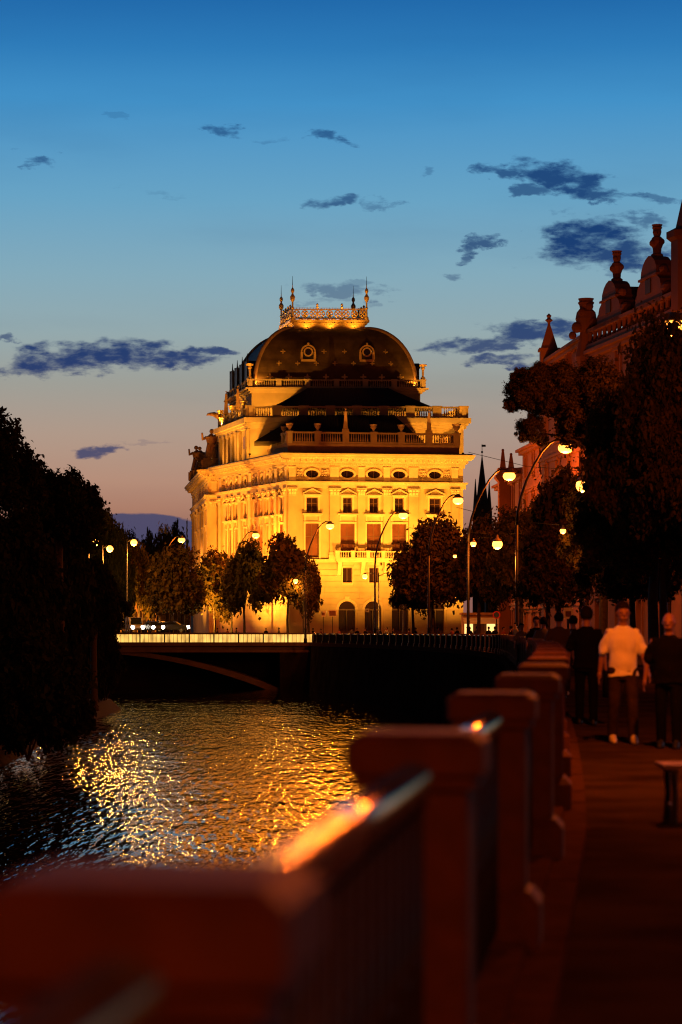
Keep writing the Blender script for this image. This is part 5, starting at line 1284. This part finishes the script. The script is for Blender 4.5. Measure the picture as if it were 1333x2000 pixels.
# lamp-lit plain house, turret house
rP, fP = house('plain_house', 'lamp lit plastered house with balustrade left of the gothic house', (PX(1021, 236), 236.0), (PX(1098, 212), 212.0), 14, -.7, PZ(880, 236), 'house_plaster', 5, 5)
mb = MB(); fP.box(mb, 0, fP.L, -13, -.6, PZ(880, 236) + .03, PZ(880, 236) + 1.6); mb.build('roof', 'slate_roof', rP)
rT, fT = house('turret_house', 'pale corner house with flared cornice and two obelisks right of the theatre', (PX(973, 262), 262.0), (PX(1024, 240), 240.0), 13, -.7, PZ(950, 262), 'house_plaster', 4, 4)
c = Vector((PX(996, 252), 252, 0)); mb = MB(); r_ = 1.15
sq = lambda r: [(c.x - r, c.y - r), (c.x + r, c.y - r), (c.x + r, c.y + r), (c.x - r, c.y + r)]
mb.prism(sq(r_), -.7, PZ(942, 252)); mb.prism(sq(r_), PZ(942, 252), PZ(934, 252), sq(r_ + .35)); mb.prism(sq(r_ + .36), PZ(934, 252), PZ(929, 252)); mb.prism(sq(r_ + .1), PZ(929, 252), PZ(915, 252)); mb.build('turret', 'house_plaster', rT)
for px, pt in ((982, 878), (998, 886)):
    x = PX(px, 252); mb = MB(); q = lambda r: [(x - r, 251.5 - r), (x + r, 251.5 - r), (x + r, 251.5 + r), (x - r, 251.5 + r)]
    mb.prism(q(.30), PZ(915, 252), PZ(pt + 4, 252), q(.12)); mb.ball((x, 251.5, PZ(pt + 2, 252)), .15, 8, 5); mb.build('obelisk', 'house_plaster', rT)
mb = MB(); fr_ = Fr((PX(1000, 252), 251), (PX(1024, 250), 249)); fr_.box(mb, 0, fr_.L, -.1, .1, PZ(917, 251), PZ(914.5, 251))
for k in range(9): fr_.box(mb, fr_.L * k / 8 - .05, fr_.L * k / 8 + .05, -.05, .05, PZ(929, 251), PZ(917, 251))
mb.build('roof_railing', 'house_plaster', rT)
# nearer street house behind the trees on the right
rS, fS = house('street_house', 'plastered street house glimpsed under the trees behind the walking men', (PX(1330, 149), 149.0), (34.0, 96.0), 14, -.3, 20, 'house_plaster', 9, 5)
# low houses closing the view behind the trees on the left
for k, (px0, px1, yy, pt, lb) in enumerate(((112, 206, 405, 1030, 'far house added unseen behind the bank trees to reflect in the river'), (236, 305, 412, 1112, 'low far house behind the golden tree'), (306, 372, 400, 1118, 'low far house left of the theatre pavilion'))):
    house('far_house', lb, (PX(px0, yy), yy), (PX(px1, yy), yy), 9, -.86, PZ(pt, yy), 'house_plaster', 4, 2)  # the first, hidden house is added for its bright reflection in the river
floodlight((PX(160, 405), 390, -.84), (PX(160, 405), 405, 9), 70000, 'unseen floodlight added to light the far house for the river reflection', 120, group='added floodlights')  # added light, so the hidden house shines in the water
# church with three spires
ch_ = tag(empty('church', (PX(945, 470), 470, -.86)), 'distant gothic church with three dark pointed spires', 'church')
for px, pt, w_ in ((942, 888, 3.05), (929, 935, 1.3), (956, 938, 1.3)):
    x = PX(px, 470); mb = MB(); r_ = w_ * .40; zt = PZ(pt, 470); zb2 = PZ(1000 if w_ < 3 else 985, 470)
    q = lambda r: [(x - r, 470 - r), (x + r, 470 - r), (x + r, 470 + r), (x - r, 470 + r)]
    mb.prism(q(r_), -.86, zb2); t = mb.build('tower', 'house_stone', ch_)
    mb = MB(); mb.lathe([(r_ * 1.2, 0), (r_ * .95, .2), (.05, zt - zb2)], 8, (x, 470, zb2)); mb.build('spire', 'house_stone', t)
    if w_ > 3: mb = MB(); mb.tube([(x, 470, zt - .2), (x, 470, zt + 2.0)], .06, 5); mb.ball((x, 470, zt + .5), .22, 6, 5); mb.box(x - .1, x + .7, 469.97, 470.03, zt + 1.5, zt + 1.9); mb.build('weather_vane', 'iron', t)
mb = MB(); x0, x1 = PX(945, 470), PX(985, 470); mb.hexa([(x0, 462, -.86), (x1, 462, -.86), (x1, 478, -.86), (x0, 478, -.86), (x0, 462, 12), (x1, 462, 12), (x1, 478, 12), (x0, 478, 12)]); mb.build('nave', 'house_stone', ch_)
mb = MB(); mb.add([(x0, 461.5, 12), (x1, 461.5, 12), (x1, 478.5, 12), (x0, 478.5, 12), (x0, 470, 19), (x1, 470, 19)], [(0, 1, 5, 4), (2, 3, 4, 5), (0, 4, 3), (1, 2, 5)]); mb.build('nave_roof', 'slate_roof', ch_)
# lit cafe pavilion under the trees
cy_ = 272.0; kx0, kx1 = PX(905, cy_), PX(992, cy_)
kf = tag(empty('cafe_pavilion', (kx0, cy_, gz(cy_))), 'small lit cafe front with awning under the trees right of the theatre', 'kiosk')
mb = MB(); mb.box(kx0, kx1, cy_, cy_ + 4, gz(cy_), gz(cy_) + 3.2); mb.box(kx0 - .2, kx1 + .2, cy_ - .3, cy_ + 4.2, gz(cy_) + 3.2, gz(cy_) + 3.45); mb.build('wall', 'house_plaster', kf)
for k in range(4):
    w_ = (kx1 - kx0) / 4; mb = MB(); mb.box(kx0 + w_ * k + .15, kx0 + w_ * (k + 1) - .15, cy_ - .03, cy_ - .005, gz(cy_) + .5, gz(cy_) + 2.5); mb.build('shop_window', 'shop_glow' if k in (0, 2, 3) else 'window_blind', kf)
mb = MB(); mb.add([(kx0, cy_ - .02, gz(cy_) + 2.9), (kx1, cy_ - .02, gz(cy_) + 2.9), (kx1, cy_ - 1.4, gz(cy_) + 2.45), (kx0, cy_ - 1.4, gz(cy_) + 2.45), (kx0, cy_ - 1.4, gz(cy_) + 2.2), (kx1, cy_ - 1.4, gz(cy_) + 2.2)], [(0, 1, 2, 3), (3, 2, 5, 4)]); mb.build('awning', 'sign_white', kf)

# ================================================================== people
def capsule(mb, p, q, r0, r1, n=10):
    p, q = Vector(p), Vector(q); mb.ball(p, r0, n, 6); mb.ball(q, r1, n, 6); mb.tube([p, q], [r0, r1], n)
def loft(mb, rings, n=18):     # rings of (z, cx, cy, rx, ry)
    vs_ = [(cx + rx * math.cos(2 * math.pi * k / n), cy + ry * math.sin(2 * math.pi * k / n), z) for z, cx, cy, rx, ry in rings for k in range(n)]
    m = len(rings); mb.add(vs_, [(i * n + k, i * n + (k + 1) % n, (i + 1) * n + (k + 1) % n, (i + 1) * n + k) for i in range(m - 1) for k in range(n)] + [tuple(range(n - 1, -1, -1)), tuple(range((m - 1) * n, m * n))])
def fused(mb, name, vox, smooth=6, fac=.5):
    """fuse overlapping volumes into one continuous skin"""
    o = bpy.data.objects.new('tmp', mb.mesh('tmp')); COL.objects.link(o)
    r = o.modifiers.new('r', 'REMESH'); r.mode = 'VOXEL'; r.voxel_size = vox; r.use_smooth_shade = True
    s = o.modifiers.new('s', 'SMOOTH'); s.factor = fac; s.iterations = smooth
    dg = bpy.context.evaluated_depsgraph_get(); dg.update(); me = bpy.data.meshes.new_from_object(o.evaluated_get(dg)); me.name = name
    bpy.data.objects.remove(o); return me
def person(loc, label, cat='person', shirt='shirt_white', legs='denim', shoes='shoe_white', hair=True, H=1.78, face=0.0, stride=.12, vox=.010, arms=(.05, -.05), bag=None, group=None, phone=False, stout=1.0, bend=0.0, sleeve=.62):
    """figure facing -y at rotation 0; stride: left foot forward (towards -y)"""
    k = H / 1.78; root = tag(empty('person', (0, 0, 0)), label, cat, group)
    S = lambda *p: tuple(v * k for v in p)
    hip_y = 0.0
    ank = {-1: S(-.11, stride, .09), 1: S(.11, -stride, .09)}
    knee = {-1: S(-.105, stride * .35 - .03, .50), 1: S(.105, -stride * .6 - .02, .51)}
    hipj = {-1: S(-.09, 0, .93), 1: S(.09, 0, .93)}
    shl = {-1: S(-.178 * stout, .01, 1.395), 1: S(.178 * stout, .01, 1.395)}
    elb = {s: S(s * (.25 * stout), .02 + arms[0 if s < 0 else 1] * .5, 1.14) for s in (-1, 1)}
    wri = {s: S(s * (.275 * stout), -.05 + arms[0 if s < 0 else 1] * 1.6, .90) for s in (-1, 1)}
    b = MB()
    # head with neck, nose, ears, brow and jaw
    hz = 1.635 * k
    b.ball((0, -.012 * k, hz + .015 * k), .105 * k, 16, 12, sx=.76, sy=.96, sz=1.12); b.ball((0, -.030 * k, hz - .055 * k), .072 * k, 14, 10, sx=.86, sy=.92, sz=.9)
    capsule(b, (0, .012 * k, 1.40 * k), (0, .0, 1.57 * k), .068 * k, .060 * k)
    capsule(b, (0, -.110 * k, hz + .012 * k), (0, -.122 * k, hz - .022 * k), .011 * k, .016 * k)
    capsule(b, (-.032 * k, -.098 * k, hz - .062 * k), (.032 * k, -.098 * k, hz - .062 * k), .010 * k, .010 * k)
    for s in (-1, 1):
        b.ball((s * .082 * k, .005 * k, hz), .026 * k, 8, 6, sx=.5); capsule(b, (s * .012 * k, -.102 * k, hz + .028 * k), (s * .055 * k, -.088 * k, hz + .028 * k), .011 * k, .010 * k)
    loft(b, [(.90 * k, 0, 0, .15 * k, .10 * k), (1.05 * k, 0, 0, .135 * k * stout, .095 * k * stout), (1.25 * k, 0, 0, .16 * k * stout, .11 * k), (1.40 * k, 0, .0, .165 * k, .09 * k), (1.47 * k, 0, .01, .08 * k, .06 * k)])
    for s in (-1, 1):
        capsule(b, shl[s], elb[s], .048 * k, .040 * k); capsule(b, elb[s], wri[s], .040 * k, .027 * k)
        w_ = Vector(wri[s]); dn = (w_ - Vector(elb[s])).normalized()
        pal = w_ + dn * .055 * k; capsule(b, w_, pal, .026 * k, .030 * k)
        b.ball(pal + dn * .02 * k, .034 * k, 8, 6, sx=.55)
        for fi, (oy, ln) in enumerate(((-.027, .072), (-.009, .082), (.009, .078), (.026, .062))):
            p0_ = pal + dn * .035 * k + Vector((0, oy * k, 0)); p1_ = p0_ + dn * ln * .55 * k; p2_ = p1_ + (dn + Vector((-s * .45, -.15, 0))).normalized() * ln * .5 * k
            capsule(b, p0_, p1_, .0095 * k, .009 * k, 6); capsule(b, p1_, p2_, .009 * k, .0075 * k, 6)
        t0 = w_ + dn * .03 * k + Vector((0, -.025 * k, 0)); t1 = t0 + (dn * .6 + Vector((-s * .2, -.8, 0))).normalized() * .035 * k; capsule(b, t0, t1, .012 * k, .010 * k, 6); capsule(b, t1, t1 + dn * .035 * k, .010 * k, .008 * k, 6)
        capsule(b, hipj[s], knee[s], .078 * k, .052 * k); capsule(b, knee[s], ank[s], .052 * k, .036 * k); capsule(b, ank[s], (ank[s][0], ank[s][1] - .12 * k, .035 * k), .036 * k, .03 * k)
    def put(nm, me, m, par_=root):
        o = bpy.data.objects.new(nm, me); COL.objects.link(o); me.materials.clear(); me.materials.append(MATS[m]); o.parent = par_; return o
    body = put('body', fused(b, 'body', vox * k, 3), 'skin')
    # shirt
    g = MB(); st = stout
    loft(g, [(.84 * k, 0, .0, .195 * k * st, .140 * k * st), (.90 * k, .004, 0, .188 * k * st, .135 * k * st), (1.04 * k, 0, -.004, .172 * k * st, .124 * k * st), (1.20 * k, 0, 0, .186 * k * st, .130 * k), (1.32 * k, 0, .005, .198 * k * st, .124 * k), (1.40 * k, 0, .01, .172 * k * st, .105 * k), (1.45 * k, 0, .014, .115 * k, .082 * k), (1.485 * k, 0, .014, .072 * k, .068 * k)], 22)
    for s in (-1, 1):
        e = Vector(shl[s]).lerp(Vector(elb[s]), 1.0 if sleeve > 1 else sleeve + .25); capsule(g, (shl[s][0] * .9, shl[s][1], shl[s][2] - .01), e, .066 * k, .072 * k, 12)
        if sleeve > 1: capsule(g, elb[s], Vector(elb[s]).lerp(Vector(wri[s]), .9), .062 * k, .05 * k, 12)
    sme = fused(g, 'shirt', vox * 1.3 * k, 4)
    co = np.zeros(len(sme.vertices) * 3); sme.vertices.foreach_get('co', co); co = co.reshape(-1, 3); no = np.zeros(len(sme.vertices) * 3); sme.vertices.foreach_get('normal', no); no = no.reshape(-1, 3)
    x_, y_, z_ = co.T / k; drp = np.clip((1.30 - z_) / .45, 0, 1)      # cloth folds, deeper towards the hem
    fold = .006 * drp * np.sin(34 * x_ + 7 * z_ + 3 * np.sin(9 * z_ + 4 * x_)) + .008 * np.sin(26 * z_ - 17 * x_ + 2.5 * np.sin(11 * x_)) * np.clip(1.4 - np.abs(z_ - 1.0) * 3, 0, 1) + .006 * np.sin(40 * z_ + 25 * y_) * (np.abs(x_) > .2)
    co += no * (fold * k)[:, None]; co[:, 2] += np.where(z_ < .9, .012 * np.sin(9 * x_ + 1), 0) * k; sme.vertices.foreach_set('co', co.ravel()); sme.update()
    put('shirt', sme, shirt)
    g = MB(); loft(g, [(.80 * k, 0, 0, .158 * k * st, .112 * k * st), (.90 * k, 0, 0, .158 * k * st, .112 * k * st), (.97 * k, 0, 0, .145 * k * st, .104 * k * st)])
    for s in (-1, 1):
        capsule(g, hipj[s], knee[s], .098 * k, .076 * k, 12); capsule(g, knee[s], (ank[s][0], ank[s][1] + .005, ank[s][2] + .01), .076 * k, .066 * k, 12)
    put('trousers', fused(g, 'trousers', vox * 1.3 * k, 4), legs)
    for s in (-1, 1):
        g = MB(); x, y_ = ank[s][0], ank[s][1]
        loft(g, [(.0, x, y_ - .06 * k, .046 * k, .135 * k), (.03 * k, x, y_ - .06 * k, .050 * k, .14 * k), (.065 * k, x, y_ - .045 * k, .046 * k, .115 * k), (.10 * k, x, y_ - .005 * k, .042 * k, .065 * k), (.135 * k, x, y_ + .005 * k, .040 * k, .052 * k)], 14)
        put('shoe', fused(g, 'shoe', .010, 2), shoes)
    if hair:
        g = MB(); g.ball((0, .008 * k, hz + .038 * k), .126 * k, 18, 14, sx=.79, sy=.98, sz=.98); o = put('hair', g.mesh('hair', smooth=True), 'hair')
        bm = bmesh.new(); bm.from_mesh(o.data); bmesh.ops.delete(bm, geom=[v for v in bm.verts if v.co.z < hz - .045 * k or (v.co.y < -.045 * k and v.co.z < hz + .04 * k)], context='VERTS'); bm.to_mesh(o.data); bm.free()
    for s in (-1, 1):
        g = MB(); g.ball((s * .034 * k, -.094 * k, hz + .008 * k), .011 * k, 8, 6); put('eye', g.mesh('eye', smooth=True), 'eye')
    if bag:
        s = bag; g = MB(); x, y_, z_ = wri[s]; loft(g, [(.42 * k, x + s * .02, y_, .06, .15), (.60 * k, x + s * .02, y_, .07, .17), (.78 * k, x + s * .01, y_, .03, .12), (.83 * k, x, y_, .015, .03)], 14); put('bag', g.mesh('bag', smooth=True), 'shirt_black')
    root.location = loc; root.rotation_euler[2] = face
    return root
def at_px(px, y): return (PX(px, y), y, gz(y) + .004)
PG = 'people on the walkway'
person(at_px(1217, 30.6), 'man in a white T-shirt and white shoes walking towards the viewer', shirt='shirt_white', legs='denim', shoes='shoe_white', H=1.76, face=.05, stride=.15, vox=.009, group=PG, stout=1.0, arms=(.10, -.12))
person(at_px(1146, 36.2), 'dark clothed man walking left of the man in the white T-shirt', shirt='shirt_black', legs='trousers_black', shoes='shoe_black', H=1.74, face=3.0, stride=.16, vox=.011, group=PG, bag=-1, stout=1.05, arms=(.12, -.10))
person(at_px(1307, 29.4), 'bald man in black cut by the right edge of the photo', shirt='shirt_black', legs='trousers_black', shoes='shoe_black', hair=False, H=1.63, face=-.25, stride=.08, vox=.010, group=PG, stout=1.15)
person(at_px(1092, 50.0), 'person in a brown shirt walking away behind the parapet end', shirt='shirt_brown', legs='denim', shoes='shoe_black', H=1.75, face=3.1, vox=.014, group=PG, stout=1.05)
person(at_px(1120, 52.5), 'dark figure beside the brown shirted walker', shirt='shirt_black', legs='denim', shoes='shoe_white', H=1.70, face=3.2, vox=.016, group=PG, stride=.15)
person(at_px(1062, 62.0), 'dark haired figure left of the brown shirted walker', shirt='shirt_grey', legs='trousers_black', shoes='shoe_black', H=1.72, face=3.1, vox=.018, group=PG)
person(at_px(1048, 70.0), 'farther figure at the left of the walking group', shirt='shirt_black', legs='denim', shoes='shoe_black', H=1.78, face=.1, vox=.02, group=PG)
person(at_px(1019, 88.0), 'person in a light top beside the red light', shirt='shirt_grey', legs='denim', shoes='shoe_black', H=1.66, face=.2, vox=.02, group=PG)
# small distant figures: two template figures copied
tmpl = [person((0, 0, 0), 'x', shirt='shirt_black', legs='trousers_black', shoes='shoe_black', vox=.03, H=1.75), person((0, 0, 0), 'x', shirt='shirt_red', legs='denim', shoes='shoe_black', vox=.03, H=1.68, arms=(.1, .05)), person((0, 0, 0), 'x', shirt='shirt_grey', legs='denim', shoes='shoe_white', vox=.03, H=1.80, stride=.15)]
far = [(425, 302, 0, 'person before the theatre side, under the yellow lit tree'), (445, 301.5, 1, 'person left of the lamp pole before the theatre side'), (462, 301.5, 2, 'person right of the lamp pole before the theatre side'),
       (520, 302, 0, 'person under the trees behind the middle of the bridge railing'), (545, 301.6, 2, 'person behind the bridge railing near its right end'), (612, 298, 0, 'dark figure at the right end of the bridge railing'), (627, 296, 1, 'figure by the end of the bridge near the white board'),
       (663, 289, 1, 'figure left of the leftmost theatre doorway'), (688, 284, 2, 'figure in front of the leftmost theatre doorway'), (698, 283, 0, 'dark figure right of the leftmost theatre doorway'), (714, 280, 0, 'dark figure between the first two doorways'),
       (742, 272, 0, 'dark figure at the foot of the twin lamp post'), (756, 270, 2, 'figure right of the twin lamp post'), (768, 268, 0, 'dark figure before the third doorway'), (800, 255, 1, 'figure at the left foot of the dense dark tree'), (812, 250, 0, 'dark figure under the lower tree'),
       (838, 243, 0, 'dark figure under the middle of the dense dark tree'), (856, 238, 2, 'figure beside the trunk under the dense dark tree'), (883, 228, 1, 'figure right of the dense dark tree'), (893, 226, 0, 'dark figure near the lit cafe left end'), (918, 214, 0, 'dark figure before the cafe'),
       (932, 210, 2, 'pale figure before the cafe windows'), (955, 196, 0, 'dark figure right of the slanting trunk'), (967, 190, 0, 'dark figure under the round red sign'), (984, 176, 1, 'figure right of the round red sign'), (998, 160, 0, 'dark figure near the end of the far parapet'), (1008, 120, 2, 'figure left of the red light')]
for px, y, t, lb in far:
    c = copy_tree(tmpl[t]); c['label'] = lb; c['category'] = 'person'; c['group'] = 'distant people'
    c.location = (PX(px, y), y, (gz(y) if y < 290 else -.86)); c.rotation_euler[2] = random.uniform(0, 6.28)
for t in tmpl:
    for ch in list(t.children): bpy.data.objects.remove(ch)
    bpy.data.objects.remove(t)

# ================================================================== bench on the right
bn = tag(empty('bench', (PX(1345, 18.7), 18.7, 0)), 'slatted wooden bench with iron legs cut by the right edge', 'bench')
bx, by = PX(1290, 18.6), 18.25
for k in range(6):
    mb = MB(); chamfer_box(mb, bx - .02, bx + 1.75, by + k * .085, by + k * .085 + .068, .415, .445, .006); mb.build('slat', 'bench_wood', bn)
for xx in (bx + .06, bx + 1.62):
    for yy in (by + .04, by + .44):
        mb = MB(); mb.tube([(xx, yy, .005), (xx + .01, yy, .20), (xx, yy, .415)], [.030, .022, .026], 8); mb.build('leg', 'iron', bn)
    mb = MB(); mb.box(xx - .02, xx + .03, by + .0, by + .50, .385, .414); mb.box(xx - .012, xx + .012, by + .06, by + .42, .12, .145); mb.build('support', 'iron', bn)
# ================================================================== cars on the cross road
def car(x, y, z, label, body='car_white', van=False, face=0):
    root = tag(empty('parked_car', (0, 0, 0)), label, 'car', 'cars behind the bridge')
    h_ = 1.95 if van else 1.45
    prof = [(-2.1, .35), (-2.15, .75), (-1.9, .95), (-1.1, 1.02), (-.55, h_ - .03), (.2, h_), (1.5 if not van else 2.1, h_ - .06), (2.05 if not van else 2.2, 1.0), (2.18, .8), (2.15, .35)]
    n = len(prof); mb = MB()
    mb.add([(-.86, a, b) for a, b in prof] + [(.86, a, b) for a, b in prof], [tuple(range(n)), tuple(range(2 * n - 1, n - 1, -1))] + [(i, n + i, n + (i + 1) % n, (i + 1) % n) for i in range(n)])
    bo = fix_normals(mb.build('body', body, root)); bv = bo.modifiers.new('b', 'BEVEL'); bv.width = .07; bv.segments = 2
    mb = MB(); mb.add([(-.70, -1.10, 1.07), (.70, -1.10, 1.07), (.62, -.60, h_ - .08), (-.62, -.60, h_ - .08)], [(0, 1, 2, 3)])
    for v in range(4): pass
    o = mb.build('windscreen', 'car_glass', root); o.location.y -= .035
    for s in (-1, 1):
        mb = MB(); mb.add([(s * .875, -.85, 1.05), (s * .875, 1.5, 1.05), (s * .875, 1.2, h_ - .14), (s * .875, -.40, h_ - .14)], [(0, 1, 2, 3)]); mb.build('side_window', 'car_glass', root)
        mb = MB(); mb.ball((s * .62, -2.12, .70), .22, 12, 8, sy=.5); mb.build('headlight', 'headlight', root)
        mb = MB(); mb.ball((s * .68, 2.15, .85), .11, 8, 6, sy=.4); mb.build('tail_light', 'tail_light', root)
        for yy in (-1.35, 1.35):
            mb = MB(); mb.tube([(s * .70, yy, .33), (s * .90, yy, .33)], .33, 16); w_ = mb.build('wheel', 'rubber', root)
            mb = MB(); mb.tube([(s * .86, yy, .33), (s * .915, yy, .33)], .19, 12); mb.build('rim', 'chrome', w_)
    mb = MB(); mb.box(-.4, .4, -2.2, -2.13, .42, .56); mb.build('grille', 'rubber', root)
    root.location = (x, y, z); root.rotation_euler[2] = face; return root
car(PX(264, 305), 305, .285, 'tall pale van with bright headlights behind the bridge railing', 'car_pale', True, .25)
car(PX(302, 306), 306, .285, 'dark car with headlights right of the pale van', 'car_dark', False, .3)
car(PX(335, 306), 306, .285, 'dark car under the round tree behind the bridge', 'car_dark', False, 1.5)
car(PX(222, 312), 312, .285, 'car half hidden by bank leaves, parked broadside', 'car_dark', False, 1.7)
car(PX(196, 318), 318, .285, 'farthest left car showing only its headlights through leaves', 'car_white', False, .1)
rc = car(PX(1021, 115) + 1.5, 118, gz(118) - .12, 'car with a glowing red tail light beyond the walking group', 'car_dark', False, 3.0); rc['group'] = 'cars on the embankment'
# ================================================================== signs
def sign(px, py, y, label, kind, w_=.6, h_=.6):
    zg = gz(y) if y < 290 else -.86; x = PX(px, y); z = PZ(py, y)
    root = tag(empty('street_sign', (x, y, zg)), label, 'sign')
    mb = MB(); mb.tube([(x, y, zg), (x, y, z + (h_ / 2))], .04, 8); mb.build('post', 'lamp_pole', root)
    mb = MB()
    if kind == 'round':
        mb.tube([(x, y - .09, z), (x, y - .06, z)], w_ / 2, 20); mb.build('disc', 'sign_red', root); mb = MB(); mb.tube([(x, y - .1, z), (x, y - .092, z)], w_ * .36, 20); mb.build('disc_centre', 'sign_white' if False else 'sign_blue', root)
    elif kind == 'board':
        mb.box(x - w_ / 2, x + w_ / 2, y - .12, y - .05, z - h_ / 2, z + h_ / 2); mb.build('frame', 'sign_white', root); mb = MB(); mb.box(x - w_ * .40, x + w_ * .40, y - .13, y - .122, z - h_ * .38, z + h_ * .38); mb.build('poster', 'window_blind', root)
    else:
        mb.box(x - w_ / 2, x + w_ / 2, y - .09, y - .06, z - h_ / 2, z + h_ / 2); mb.build('plate', 'sign_white', root)
        mb = MB(); mb.box(x - w_ * .30, x + w_ * .30, y - .096, y - .091, z - h_ * .3, z + h_ * .2); mb.build('pictogram', 'window_blind', root)
    return root
sign(970, 1201, 196, 'round red no parking sign under the trees', 'round', .62)
sign(650, 1198, 292, 'white framed poster board left of the leftmost theatre doorway', 'board', .95, .75)
sign(718, 1192, 285, 'small square white stop sign before the second doorway', 'plate', .42, .42)
sign(1110, 1198, 78, 'square white sign plate behind the dark clothed man', 'plate', .30, .36)
sign(632, 1199, 294, 'narrow brown board on a post left of the poster board', 'plate', .55, .65)
